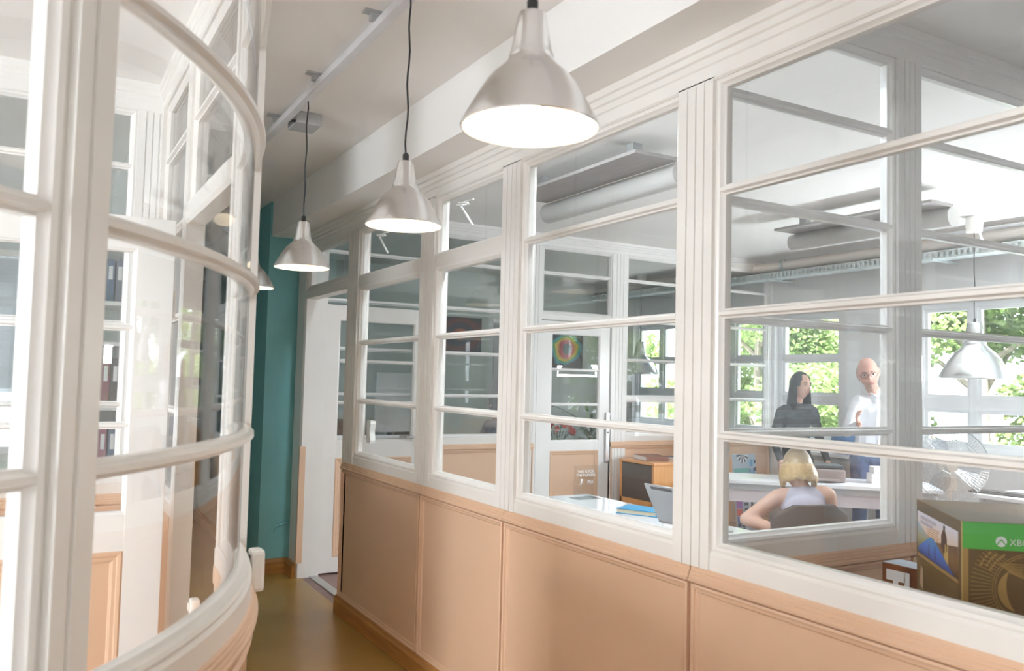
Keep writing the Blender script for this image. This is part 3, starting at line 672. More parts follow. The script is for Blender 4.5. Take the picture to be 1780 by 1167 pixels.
m.box((3.150, 4.553, .834), (3.155, 4.555, .866)); m.lathe([(.004, -.0008), (.0085, -.0008), (.0085, .0008), (.004, .0008)], (0, 0, 0), 20, closed=True)
k = len(m.v); m.v[8:] = [(3.158+p[0], 4.554+p[2], .858+p[1]*.9) for p in m.v[8:]]
for s_ in (-1, 1):
    for q in range(8):
        a0, a1 = PI*.12+q*.22, PI*.12+(q+1)*.22
        f_ = lambda a, r: (3.153+s_*r*math.cos(a)*1.0, .836+s_*.35*r*math.sin(a))
        (xa, za), (xb, zb), (xc, zc), (xd, zd) = f_(a0, .016), f_(a1, .016), f_(a1, .021), f_(a0, .021)
        m.add([(xa, 4.553, za), (xb, 4.553, zb), (xc, 4.553, zc), (xd, 4.553, zd)], [(0, 1, 2, 3)])
m.build('emblem', M['print_white'], sg)

# blue notebook
nb = empty('notebook', (0, 0, 0)); tag(nb, 'bright blue notebook lying on the glossy white desk', 'notebook')
MB().box((-.13, -.09, .0), (.13, .09, .004)).build('back_cover', pmat('bright_blue_cover', (.045, .33, .60), .45), nb, bevel=.001)
MB().box((-.124, -.085, .004), (.115, .085, .026)).build('pages', pmat('cream_pages', (.70, .62, .46), .8), nb)
MB().box((-.13, -.09, .026), (.13, .09, .030)).box((.118, -.09, .004), (.13, .09, .026)).build('front_cover', bpy.data.materials['bright_blue_cover'], nb, bevel=.001)
nb.location = (3.14, 3.90, .741); nb.rotation_euler = (0, 0, math.radians(-62))
# tablet computer on a clear bent stand
lp = empty('tablet_computer', (0, 0, 0)); tag(lp, 'grey tablet computer leaning on a clear stand on the nearer glossy desk', 'computer')
sc_ = lambda x, y, z: (x, y*math.cos(.42)-z*math.sin(.42), .125+y*math.sin(.42)*0+z*math.cos(.42))
def tilt(ang, oy, oz):
    return lambda x, y, z: (x, oy+y*math.cos(ang)-z*math.sin(ang), oz+y*math.sin(ang)+z*math.cos(ang))
MB().box((-.15, -.004, 0), (.15, .004, .21), fm=tilt(.50, 0, .09)).build('lid', pmat('silver_grey_shell', (.46, .48, .50), .35, .7), lp, bevel=.003)
MB().box((-.138, .0045, .012), (.138, .0052, .20), fm=tilt(.50, 0, .09)).build('screen', M['black'], lp)
MB().box((-.11, -.0052, .185), (.03, -.0042, .20), fm=tilt(.50, 0, .09)).build('camera_strip', M['charcoal'], lp)
MB().box((-.15, 0, -.006), (.15, .20, .006), fm=tilt(-.12, 0, .085)).build('keyboard', M['greyplastic'], lp, bevel=.002)
m = MB()
for sx in (-.12, .12):
    m.box((sx-.003, -.005, 0), (sx+.003, .0, .080)).box((sx-.003, -.01, -.003), (sx+.003, .20, .0), fm=tilt(-.12, 0, .077))
m.box((-.13, -.06, .0), (.13, .19, .004)); m.build('clear_stand', M['acrylic'], lp)
lp.location = (2.73, 3.10, .741); lp.rotation_euler = (0, 0, math.radians(-85))

# orange cabinet with a dark front facing the glossy desks
cb = empty('cabinet', (5.2, 6.05, 0)); tag(cb, 'orange beech cabinet with a dark front against the cross partition', 'cabinet')
x0, x1, y0, y1, zt = 4.79, 5.70, 5.80, 6.29, .80
MB().box((x0-.01, y0-.012, zt-.022), (x1+.01, y1, zt)).build('top', M['beech'], cb, bevel=.003)
MB().box((x0+.02, y0, .05), (x1-.02, y0+.02, zt-.022)).build('side_panel', M['beech'], cb)
MB().box((x0+.02, y1-.02, .05), (x1, y1, zt-.022)).build('side_panel', M['beech'], cb)
MB().box((x1-.02, y0-.004, .0), (x1, y1, zt-.022)).build('back_panel', M['beech'], cb)
MB().box((x0, y0, .40), (x0+.02, y1, .455)).box((x0, y0, .05), (x0+.02, y1, .10)).box((x0, y0, .10), (x0+.02, y0+.03, zt-.022)).box((x0, y1-.03, .10), (x0+.02, y1, zt-.022)).build('front_frame', M['beech'], cb)
MB().box((x0+.004, y0+.03, .455), (x0+.016, y1-.03, zt-.03)).build('dark_door', pmat('smoky_grey_front', (.085, .085, .09), .25), cb)
MB().box((x0+.004, y0+.03, .10), (x0+.016, y1-.03, .40)).build('lower_door', M['beech'], cb)
MB().box((x0+.03, y0+.03, 0), (x1-.03, y1-.03, .05)).build('plinth', M['black'], cb)
def book(name, label, w, d, h, cov, loc, rz, grp=None):
    b = empty(name, (0, 0, 0)); tag(b, label, 'book', grp)
    MB().box((-w/2, -d/2, 0), (w/2, d/2, .003)).box((-w/2, -d/2, h-.003), (w/2, d/2, h)).box((-w/2, -d/2, .003), (-w/2+.003, d/2, h-.003)).build('cover', cov, b)
    MB().box((-w/2+.003, -d/2+.004, .003), (w/2-.004, d/2-.004, h-.003)).build('pages', M['paper'], b)
    b.location = loc; b.rotation_euler = (0, 0, rz); return b
book('book', 'thick reddish-brown book lying on the orange cabinet', .30, .22, .042, pmat('red_brown_cover', (.22, .09, .06), .5), (4.98, 6.08, .801), math.radians(75))
book('book', 'slate-grey book lying on the orange cabinet behind the brown one', .24, .17, .025, pmat('slate_cover', (.16, .16, .19), .5), (5.27, 6.02, .801), math.radians(96))

# colour test board leaning beside the cabinet
tb = empty('test_board', (5.87, 5.76, .0)); tag(tb, 'narrow board printed with coloured test squares beside the orange cabinet', 'board')
lean = lambda x, y, z: (x+.045*(.86-z)/.6, y+.04*(z-.5), z)
MB().box((5.70, 5.755, .0), (5.985, 5.775, .86), fm=lean).build('board', pmat('pale_blue_board', (.52, .60, .68), .6), tb)
cols = {'navy': (.03, .05, .12), 'teal2': (.20, .55, .50), 'blue2': (.13, .33, .58), 'yellow2': (.80, .62, .10), 'sky2': (.30, .58, .72), 'green2': (.12, .55, .10), 'violet2': (.45, .20, .55), 'red2': (.75, .12, .10), 'cobalt2': (.10, .17, .48), 'white2': (.85, .86, .88), 'dark2': (.10, .11, .13)}
for k, v in cols.items(): M[k] = pmat('print_'+k.rstrip('2'), v, .6, var=.0)
def patch(x0, x1, z0, z1, k, lift=.0008):
    return MB().box((5.70+x0, 5.755-lift, z0), (5.70+x1, 5.755, z1), fm=lean).build('printed_square', M[k], tb)
for (z0, z1, k) in ((.58, .66, 'yellow2'), (.51, .575, 'sky2'), (.44, .505, 'green2'), (.36, .435, 'violet2'), (.29, .355, 'red2'), (.23, .285, 'cobalt2')): patch(.0, .075, z0, z1, k)
patch(.0, .19, .69, .73, 'teal2'); patch(.095, .19, .655, .685, 'blue2')
for i in range(6): patch(.10, .15, .335+i*.048, .362+i*.048, 'dark2')
patch(.185, .215, .33, .52, 'dark2'); patch(.16, .24, .31, .54, 'white2', .0004)
for i in range(6): patch(.262, .284, .42+i*.07, .455+i*.07, 'navy')
for i in range(3):
    for j in range(3): patch(.195+j*.024, .215+j*.024, .575+i*.085, .64+i*.085, 'blue2' if (i+j) % 2 else 'sky2')
for i in range(5):
    for j in range(2): patch(.003+j*.05, .045+j*.05, .02+i*.042, .055+i*.042, 'navy')
m = MB()
for q in range(10):
    a0, a1 = PI+PI*q/10, PI+PI*(q+1)/10
    m.add([lean(5.70+.12+.075*math.cos(a), 5.754, .855+.075*math.sin(a)) for a in (a0, a1)]+[lean(5.82, 5.754, .855)], [(0, 1, 2)], q % 2)
m.build('test_circle', [M['dark2'], M['white2']], tb)

# office chairs
def office_chair(label, loc, rz, mat, seat_z=.46, back=(.56, .86), arms=True):
    c = empty('office_chair', (0, 0, 0)); tag(c, label, 'chair', 'office chairs')
    for k in range(5):
        a = k*2*PI/5
        MB().tube([(.02*math.cos(a), .02*math.sin(a), .10), (.28*math.cos(a), .28*math.sin(a), .065)], [.028, .018], 8).build('base_arm', M['black'], c, smooth=50)
        MB().cyl((.29*math.cos(a)-.012*math.sin(a), .29*math.sin(a)+.012*math.cos(a), .03), (.29*math.cos(a)+.012*math.sin(a), .29*math.sin(a)-.012*math.cos(a), .03), .03, n=14).build('caster', M['black'], c, smooth=40)
    MB().cyl((0, 0, .08), (0, 0, seat_z-.05), .026).build('column', M['metal'], c, smooth=40)
    MB().box((-.24, -.23, seat_z-.06), (.24, .24, seat_z+.015)).build('seat', mat, c, bevel=.03, smooth=50)
    m = MB(); N = 9; vs = []; fs = []      # curved back with cut-off lower corners
    for i in range(N):
        t = i/(N-1)*2-1
        zl = back[0]+.16*max(0, abs(t)-.45)**1.2; zh = back[1]-.06*max(0, abs(t)-.55)/.45
        for (dy, zz) in ((0, zl), (0, zh), (.045, zh), (.045, zl)):
            vs.append((t*.225*(1.0 if zz == zh else .96), -.27+.055*t*t+dy, zz))
    for i in range(N-1):
        for j in range(4): fs.append((i*4+j, i*4+(j+1) % 4, (i+1)*4+(j+1) % 4, (i+1)*4+j))
    fs += [(3, 2, 1, 0), tuple((N-1)*4+j for j in range(4))]
    m.add(vs, fs).build('backrest', mat, c, bevel=.012, smooth=50)
    MB().tube([(0, -.05, seat_z-.05), (0, -.24, seat_z-.03), (0, -.29, seat_z+.08), (0, -.285, back[0]+.14)], .018, 8).build('back_stem', M['black'], c, smooth=50)
    if arms:
        for s_ in (-1, 1): MB().tube([(s_*.24, .0, seat_z-.03), (s_*.285, .0, seat_z+.02), (s_*.285, -.02, seat_z+.19), (s_*.28, .12, seat_z+.20), (s_*.28, -.12, seat_z+.20)], .016, 8).build('armrest', M['black'], c, smooth=50)
    c.location = loc; c.rotation_euler = (0, 0, rz); return c
M['brownfab'] = pmat('dark_brown_fabric', (.070, .058, .055), .75, var=.15, scale=60, bump=.3, bscale=300)
M['blackfab'] = pmat('slate_black_fabric', (.045, .05, .06), .75, var=.15, scale=60, bump=.3, bscale=300)
office_chair('dark brown office chair on which the blonde person sits', (3.60, 3.23, 0), math.radians(-14), M['brownfab'], back=(.58, .895))

# pedestal fan
fan = empty('pedestal_fan', (0, 0, 0)); tag(fan, 'white pedestal fan with a round wire cage before the four-light window', 'fan')
MB().lathe([(0, 0), (.17, 0), (.17, .015), (.05, .035), (0, .035)], n=32).build('base', M['plastic'], fan, smooth=30)
MB().cyl((0, 0, .03), (0, 0, .93), .016, n=14).build('pole', M['plastic'], fan, smooth=40)
MB().box((-.035, -.03, .90), (.035, .06, .99)).build('neck', M['plastic'], fan, bevel=.012)
MB().cyl((0, .02, 1.06), (0, .15, 1.06), .055, .045, n=20).build('motor_housing', M['plastic'], fan, smooth=40, bevel=.006)
m = MB(); zc = 1.06
for k in range(72):
    a = k*2*PI/72; ca, sa = math.cos(a), math.sin(a)
    for sgn, off in ((-1, -.005), (1, .005)):
        m.tube([(ca*r, -.035+off+sgn*d, zc+sa*r) for r, d in ((.05, .055), (.12, .052), (.18, .038), (.212, .0))], .0011, 3)
o = m.build('cage_wires', M['metal'], fan, recalc=False); o['kind'] = 'stuff'
m = MB()
for r, d in ((.213, 0), (.15, .046), (.15, -.046), (.06, .055), (.06, -.055)):
    m.tube([(r*math.cos(2*PI*q/48), -.035+d, zc+r*math.sin(2*PI*q/48)) for q in range(49)], .003 if d == 0 else .0016, 5)
m.build('cage_ring', M['metal'], fan, smooth=60)
for k in range(3):
    a0 = k*2*PI/3; vs = []
    for i in range(7):
        t = i/6; r = .035+.15*t; w = .10+.34*math.sin(PI*min(1, t*.85+.12))
        for s_ in (-1, 1): vs.append((r*math.cos(a0+s_*w), -.035-s_*.018, zc+r*math.sin(a0+s_*w)))
    MB().add(vs, [(2*i, 2*i+1, 2*i+3, 2*i+2) for i in range(6)]).build('blade', glassmat('translucent_blade', tint=(.72, .76, .80), f0=.08), fan, smooth=60)
MB().cyl((0, -.06, zc), (0, -.01, zc), .036, .04, n=20).build('hub', M['plastic'], fan, smooth=40, bevel=.006)
fan.location = (4.78, 3.06, 0); fan.rotation_euler = (0, 0, math.radians(-38))

# things on the slanted desk and the window desk
def simple(name, label, cat, parts, loc, rz, group=None):
    t = empty(name, (0, 0, 0)); tag(t, label, cat, group)
    for (n, mb, mt, bv) in parts: mb.build(n, mt, t, bevel=bv, smooth=40 if bv == 0 else None)
    t.location = loc; t.rotation_euler = (0, 0, rz); return t
M['taupe'] = pmat('taupe_plastic', (.30, .24, .23), .4); M['jeansblue'] = pmat('blue_cloth', (.12, .24, .48), .8, var=.2, scale=14)
simple('printer', 'dark taupe printer on the slanted white desk between the standing people', 'printer', [('body', MB().box((-.20, -.15, 0), (.20, .15, .10)), M['taupe'], .012), ('lid', MB().box((-.195, -.10, .10), (.195, .15, .128)), M['charcoal'], .01), ('paper_tray', MB().box((-.15, -.22, .015), (.15, -.15, .03)), M['taupe'], .004)], (5.62, 4.74, .746), math.radians(-42))
simple('paper_stack', 'stacked white paper box on the slanted desk before the man', 'paper', [('box', MB().box((-.09, -.08, 0), (.09, .08, .075)), M['paper'], .004), ('loose_sheets', MB().box((-.07, -.06, .076), (.08, .07, .13)), M['paper'], .003)], (5.97, 4.40, .746), math.radians(-38))
simple('computer_mouse', 'dark computer mouse on the slanted white desk', 'mouse', [('shell', MB().ball((0, 0, .0), (.032, .052, .03), fm=lambda x, y, z: (x, y, max(z, 0.0))), M['charcoal'], 0), ('wheel', MB().cyl((-.004, .02, .026), (.004, .02, .026), .007), M['black'], 0)], (5.90, 4.27, .746), math.radians(-30))
simple('keyboard', 'dark flat keyboard on the white desk to the left of the fan', 'keyboard', [('tray', MB().box((-.21, -.075, 0), (.21, .075, .016)), M['charcoal'], .004), ('keys', MB().box((-.20, -.065, .016), (.20, .065, .022)), M['black'], .002)], (6.24, 3.58, .746), math.radians(-80))
simple('blue_bag', 'blue cloth bag on the window ledge behind the standing man', 'bag', [('body', MB().ball((0, 0, .10), (.20, .12, .12)), M['jeansblue'], 0), ('strap', MB().tube([(-.14, 0, .16), (-.06, -.02, .24), (.06, -.02, .24), (.14, 0, .16)], .012), M['jeansblue'], 0)], (6.68, 5.22, 0), 1.4)
bag = bpy.data.objects['blue_bag']
ms = desk('side_table', 'low white side table holding the blue bag by the window pier', -.35, .35, -.17, .17, .89, M['deskm'], rz=-PI/2, c=(6.62, 5.25)); ms['category'] = 'table'
bag.location.z = .900; bag.location.x = 6.62
simple('paper_tray', 'white letter tray heaped with loose sheets on the window desk right of the fan', 'tray', [('tray', MB().box((-.17, -.13, 0), (.17, .13, .05)), M['deskm'], .005), ('sheet', MB().box((-.15, -.11, .05), (.16, .12, .075)), M['paper'], .002), ('sheet', MB().box((-.13, -.13, .075), (.14, .10, .082), fm=lambda x, y, z: (x, y, z+.08*max(0, x))), M['paper'], 0)], (6.26, 3.14, .746), math.radians(-70))
simple('handbag', 'black bag slumped on the window desk behind the letter tray', 'bag', [('body', MB().ball((0, 0, .045), (.17, .10, .07), fm=lambda x, y, z: (x, y, max(0, z+.018*math.sin(9*x)))), M['black'], 0), ('handle', MB().tube([(-.08, 0, .08), (-.03, .03, .125), (.05, .03, .12), (.10, 0, .07)], .009), M['black'], 0)], (6.56, 3.24, .746), math.radians(-60))
simple('document_box', 'small pale upright document box behind the black bag on the window desk', 'box', [('box', MB().box((-.05, -.06, 0), (.05, .06, .16)), M['paper'], .004), ('label', MB().box((-.02, -.0612, .08), (.02, -.06, .13)), M['sky2'], 0)], (6.66, 3.50, .746), -1.2)
M['wood2'] = woodmat('light_wood_seat', (.66, .46, .26), (.74, .54, .32), .4, axis=0)
st = empty('stool', (0, 0, 0)); tag(st, 'wooden-topped dark stool at the right edge, before the window desk', 'stool')
MB().lathe([(0, .845), (.175, .845), (.18, .86), (.17, .875), (0, .875)], n=36).build('seat', M['wood2'], st, smooth=40)
MB().lathe([(0, .80), (.165, .80), (.172, .845), (0, .845)], n=36).build('seat_pan', M['charcoal'], st, smooth=40)
for k in range(4):
    a = k*PI/2+.5; MB().cyl((.13*math.cos(a), .13*math.sin(a), .80), (.22*math.cos(a), .22*math.sin(a), 0), .012).build('leg', M['charcoal'], st, smooth=40)
MB().tube([(.185*math.cos(q*PI/12), .185*math.sin(q*PI/12), .32) for q in range(25)], .008, 6).build('foot_ring', M['metal'], st, smooth=60)
st.location = (5.55, 2.72, 0)

# ------------------------------------------------------------------ the nearest office: two game boxes on the table
M['goldbox'] = pmat('bronze_card', (.105, .062, .022), .45, var=.10, scale=5); M['gold'] = pmat('gold_foil_print', (.33, .20, .062), .35, var=.08); M['goldhi'] = pmat('pale_gold_print', (.50, .35, .13), .35)
M['xgreen'] = pmat('bright_green_print', (.05, .36, .05), .45, var=.03); M['silver'] = pmat('silver_print', (.62, .64, .62), .4)
gb = empty('game_box', (0, 0, 0)); tag(gb, 'large bronze and green game console box with gold line art, at the right edge', 'box')
Wd, Dp, Hb = .36, .40, .42        # front runs along +x, the picture side runs along +y from the near edge at the origin
MB().box((0, 0, 0), (Wd, Dp, Hb)).build('carton', M['goldbox'], gb, bevel=.002)
def fr_(x0, x1, z0, z1, mt, l=.0006, nm='print'): return MB().box((x0, -l, z0), (x1, 0, z1)).build(nm, mt, gb)
fr_(0.0, Wd, Hb-.066, Hb-.001, M['xgreen'], nm='green_band')
fr_(0.0, .016, 0.0, Hb-.066, M['gold'], nm='gold_edge'); fr_(.0, .003, 0.0, Hb, M['goldhi'], .0009, 'gold_edge')
def stroke(pts, w, mt=0, lift=.0007, m=None):
    P = [Vector((p[0], 0, p[1])) for p in pts]; vs = []
    for i, p in enumerate(P):
        d = (P[min(i+1, len(P)-1)]-P[max(i-1, 0)]).normalized(); nn = Vector((-d.z, 0, d.x))*(w[i] if isinstance(w, list) else w)/2
        vs += [(p+nn)+Vector((0, -lift, 0)), (p-nn)+Vector((0, -lift, 0))]
    return m.add(vs, [(2*i, 2*i+1, 2*i+3, 2*i+2) for i in range(len(P)-1)], mt)
m = MB(); cxx, czz = .155, .262
for k in range(24):               # fan of rays on the left of the front
    a = math.radians(128+k*4.6)
    stroke([(max(.020, cxx+r*math.cos(a)), czz+r*math.sin(a)) for r in (.088, .137)], .0018, m=m)
for k in range(26):               # rows of dots above
    a = math.radians(88+k*2.6)
    for q, r in enumerate((.100, .112, .124)):
        x, z = cxx+r*math.cos(a), czz+r*math.sin(a)
        if x > .022 and z < Hb-.074 and (k+q) % 2: stroke([(x-.0028, z-.0028), (x+.0028, z+.0028)], .0050, m=m)
for r in (.080, .0855): stroke([(cxx+r*math.cos(math.radians(a)), czz+r*math.sin(math.radians(a))) for a in range(70, 250, 5)], .0018, m=m)
stroke([(cxx+.064*math.cos(math.radians(a)), czz+.064*math.sin(math.radians(a))) for a in range(140, 236, 5)], [.002+.018*math.sin(PI*i/19) for i in range(20)], m=m)   # crescent
for k in range(8):                # sweeping diagonals
    stroke([(.082+.004*k+t*.27, .322-.003*k-t*(.085+.016*k)+.030*math.sin(t*3)) for t in [i/10 for i in range(11)]], .0020, m=m)
for k in range(3):                # branching strokes
    stroke([(.150+.05*k, .185), (.158+.05*k, .24), (.150+.055*k, .285), (.165+.06*k, .335)], .0026, m=m); stroke([(.158+.05*k, .24), (.178+.05*k, .28), (.182+.05*k, .32)], .0018, m=m)
stroke([(.03, .16), (.06, .178), (.11, .182), (.16, .165), (.22, .17)], .004, m=m)
for k in range(3): stroke([(.06+.03*k, .02), (.12+.03*k, .09), (.11+.05*k, .15)], .0024, m=m)
m.v = [(min(p[0], Wd-.001), p[1], min(max(p[2], .001), Hb-.068)) for p in m.v]
m.build('gold_line_art', M['gold'], gb, recalc=False)
put_text('lettering', 'XBOX ONE', .022, M['silver'], gb, (.108, -.0012, Hb-.053), (PI/2, 0, 0), align='LEFT')
MB().cyl((.090, -.0012, Hb-.045), (.090, -.0006, Hb-.045), .0125, n=28).build('round_emblem', M['silver'], gb)
m = MB()
for s_ in (-1, 1): stroke([(.090+s_*(.010-t*.010)+0, Hb-.045-.008+t*.013) for t in (0, .5, 1)], .0028, lift=.0016, m=m)
m.build('emblem_cross', M['xgreen'], gb, recalc=False)
# picture side (plane x = 0, facing -x): far edge at y = Dp is on the viewer's left
def grad(name, c1, c2, c3, rot=0.0):
    mt, nt, b = nmat(name); tc = nt.nodes.new('ShaderNodeTexCoord'); mp = nt.nodes.new('ShaderNodeMapping'); mp.inputs['Rotation'].default_value = (rot, 0, 0)
    sp = nt.nodes.new('ShaderNodeSeparateXYZ'); r = nt.nodes.new('ShaderNodeValToRGB'); e = r.color_ramp.elements
    e[0].color = (*c1, 1); e[1].color = (*c3, 1); n_ = e.new(.5); n_.color = (*c2, 1)
    nt.links.new(tc.outputs['Generated'], mp.inputs[0]); nt.links.new(mp.outputs[0], sp.inputs[0]); nt.links.new(sp.outputs['Z'], r.inputs[0]); nt.links.new(r.outputs[0], b.inputs['Base Color']); b.inputs['Roughness'].default_value = .4; return mt
def side_poly(pts, mt, l, nm='picture'):
    vs = [(-l, Dp-p[0], p[1]) for p in pts]+[(0, Dp-p[0], p[1]) for p in pts]; n = len(pts)
    return MB().add(vs, [tuple(range(n)), tuple(range(2*n-1, n-1, -1))]+[(i, (i+1) % n, n+(i+1) % n, n+i) for i in range(n)]).build(nm, mt, gb)
a0, a1 = .012, Dp-.022; zt_ = Hb-.030
side_poly([(a0, .272), (a1, .272), (a1, zt_), (a0, zt_)], grad('printed_evening_sky', (.62, .24, .07), (.74, .52, .33), (.62, .60, .70)), .0005)
side_poly([(a0, .272), (a1*.50, .272), (a1*.42, .322), (a0, .362)], grad('printed_valley', (.13, .09, .03), (.30, .27, .12), (.30, .42, .55)), .0007)
side_poly([(a1*.45, .272), (a1, .272), (a1, .352), (a1*.42, .326)], grad('printed_temple', (.05, .025, .012), (.20, .10, .03), (.09, .04, .02)), .0008)
side_poly([(a1*.70, .285), (a1*.79, .285), (a1*.79, .342), (a1*.70, .338)], pmat('printed_lit_column', (.50, .33, .10), .4), .001)
side_poly([(a0+.008, .288), (a0+.02, .274), (a1*.93, .272), (a1*.44, .336), (a1*.38, .336)], grad('printed_blue_triangle', (.02, .05, .22), (.03, .14, .50), (.05, .25, .45)), .0012)
fig = [(0, .245), (.012, .245), (.015, .285), (.022, .283), (.026, .255), (.03, .257), (.026, .31), (.017, .328), (.014, .335), (.016, .345), (.010, .352), (.003, .346), (.004, .335), (.0, .328), (-.010, .31), (-.013, .257), (-.009, .255), (-.006, .283), (-.002, .285)]
side_poly([(a1*.70+(p[0]-.008)*1.2, .315+(p[1]-.245)*.68) for p in fig], pmat('printed_dark_silhouette', (.06, .025, .02), .5), .0014)
for k, (px_, h_) in enumerate(((.32, .032), (.47, .034))): side_poly([(a1*px_, .282), (a1*px_+.014, .280), (a1*px_+.011, .282+h_), (a1*px_+.004, .285+h_)], pmat('printed_figure_%d' % k, (.05, .05, .12), .5), .0014)
side_poly([(a0, .262), (a1, .262), (a1, .271), (a0, .271)], M['gold'], .0008)
side_poly([(a0, .008), (a1, .008), (a1, .260), (a0, .260)], grad('printed_dark_scene', (.07, .045, .02), (.09, .06, .025), (.13, .08, .025)), .0005)
side_poly([(a0+.02, .185), (a0+.055, .175), (a0+.055, .232), (a0+.035, .240)], pmat('printed_pale_patch', (.42, .30, .20), .5), .0008)
side_poly([(a1*.38, .165), (a1*.62, .180), (a1*.50, .115)], pmat('printed_straw_patch', (.40, .30, .12), .5), .0008)
side_poly([(a1*.52, .03), (a1*.80, .03), (a1*.76, .18), (a1*.68, .215), (a1*.60, .19)], pmat('printed_grey_patch', (.22, .17, .12), .5), .0009)
side_poly([(a1*.82, .145), (a1*.97, .138), (a1*.97, .143), (a1*.82, .150)], M['print_white'], .001)
for k in range(5): side_poly([(a0+.10, zt_-.031-.0062*k), (a0+.21-.006*(k % 3), zt_-.031-.0062*k), (a0+.21-.006*(k % 3), zt_-.0288-.0062*k), (a0+.10, zt_-.0288-.0062*k)], pmat('small_print', (.45, .25, .12), .5) if k == 0 else bpy.data.materials['small_print'], .0013, 'text_line')
for k in range(2): side_poly([(a0+.035, zt_-.018-.013*k), (a0+.18-.03*k, zt_-.018-.013*k), (a0+.18-.03*k, zt_-.009-.013*k), (a0+.035, zt_-.009-.013*k)], pmat('title_print', (.40, .36, .42), .5) if k == 0 else bpy.data.materials['title_print'], .0013, 'text_line')
gb.location = (2.0, 1.25, .761); gb.rotation_euler = (0, 0, math.radians(-41.4))
tbx = empty('game_box', (2.49, 1.64, .761)); tag(tbx, 'rust-brown box with big white letters TU on the table, behind the bronze one', 'box')
MB().box((2.45, 1.46, .761), (2.54, 1.80, .935)).build('carton', woodmat('rust_print', (.10, .025, .012), (.26, .085, .03), .4, axis=2, scale=1.5), tbx, bevel=.001)
MB().box((2.45, 1.46, .935), (2.54, 1.80, .936)).build('top_print', pmat('sky_blue_print', (.45, .52, .60), .3, var=.25, scale=9), tbx)
tl = put_text('lettering', 'TU', .200, M['print_white'], tbx, (2.4485-2.49, 1.782-1.64, .772-.761), (PI/2, 0, -PI/2), align='LEFT', space=.95, bold=.008); tl.scale = (.52, 1, 1)
# ------------------------------------------------------------------ the farthest office, seen through the middle partition
def ring_paint(name, bgc, stops, sc_=1.0, dist=.6):
    m, nt, b = nmat(name); tc = nt.nodes.new('ShaderNodeTexCoord'); n = nt.nodes.new('ShaderNodeTexNoise'); n.inputs['Scale'].default_value = 2.5; n.inputs['Detail'].default_value = 2
    mp = nt.nodes.new('ShaderNodeMapping'); mp.inputs['Location'].default_value = (-.5, 0, -.5); va = nt.nodes.new('ShaderNodeVectorMath'); va.operation = 'LENGTH'
    ml = nt.nodes.new('ShaderNodeVectorMath'); ml.operation = 'MULTIPLY'; ml.inputs[1].default_value = (1, 0, 1)
    ad = nt.nodes.new('ShaderNodeMath'); ad.operation = 'MULTIPLY_ADD'; ad.inputs[1].default_value = .28*dist
    nt.links.new(tc.outputs['Generated'], mp.inputs[0]); nt.links.new(mp.outputs[0], ml.inputs[0]); nt.links.new(ml.outputs[0], va.inputs[0]); nt.links.new(tc.outputs['Generated'], n.inputs['Vector'])
    nt.links.new(n.outputs['Fac'], ad.inputs[0]); nt.links.new(va.outputs['Value'], ad.inputs[2])
    r = nt.nodes.new('ShaderNodeValToRGB'); e = r.color_ramp.elements; e[0].position = stops[0][0]; e[0].color = (*stops[0][1], 1); e[1].position = stops[-1][0]; e[1].color = (*stops[-1][1], 1)
    for p, c in stops[1:-1]: x = e.new(p); x.color = (*c, 1)
    nt.links.new(ad.outputs[0], r.inputs[0]); nt.links.new(r.outputs[0], b.inputs['Base Color']); b.inputs['Roughness'].default_value = .6; return m
def painting(label, x0, x1, z0, z1, mat):
    p = empty('painting', ((x0+x1)/2, 9.23, z0)); tag(p, label, 'painting', None)
    MB().box((x0, 9.22, z0), (x1, 9.249, z1)).build('stretcher', M['black'], p)
    MB().box((x0, 9.212, z0), (x1, 9.22, z1)).build('canvas', mat, p)
painting('square painting of rainbow-coloured rings on the farthest wall', 5.83, 6.36, 1.68, 2.17, ring_paint('rainbow_ring_canvas', (.02, .03, .03), [(.18, (.03, .05, .04)), (.25, (.03, .05, .05)), (.28, (.55, .06, .06)), (.36, (.62, .08, .07)), (.40, (.75, .38, .05)), (.47, (.80, .62, .08)), (.50, (.12, .45, .12)), (.56, (.03, .35, .45)), (.62, (.03, .035, .045)), (.75, (.025, .03, .035))], dist=1.1))
painting('dark painting with orange streaks on the farthest wall', 4.22, 4.83, 1.83, 2.26, ring_paint('dark_orange_canvas', (.02, .02, .03), [(.15, (.60, .20, .03)), (.27, (.48, .12, .04)), (.33, (.05, .05, .08)), (.48, (.07, .05, .08)), (.60, (.20, .06, .05)), (.78, (.05, .05, .07))], dist=1.3))
cur = empty('roller_blind', (5.07, 9.20, 1.1)); tag(cur, 'narrow dark roller blind hanging between the two paintings', 'blind')
MB().box((5.00, 9.19, 1.12), (5.16, 9.205, 2.22)).build('cloth', M['charcoal'], cur)
MB().cyl((4.98, 9.21, 2.24), (5.18, 9.21, 2.24), .025).build('roller', M['plastic'], cur, smooth=40)
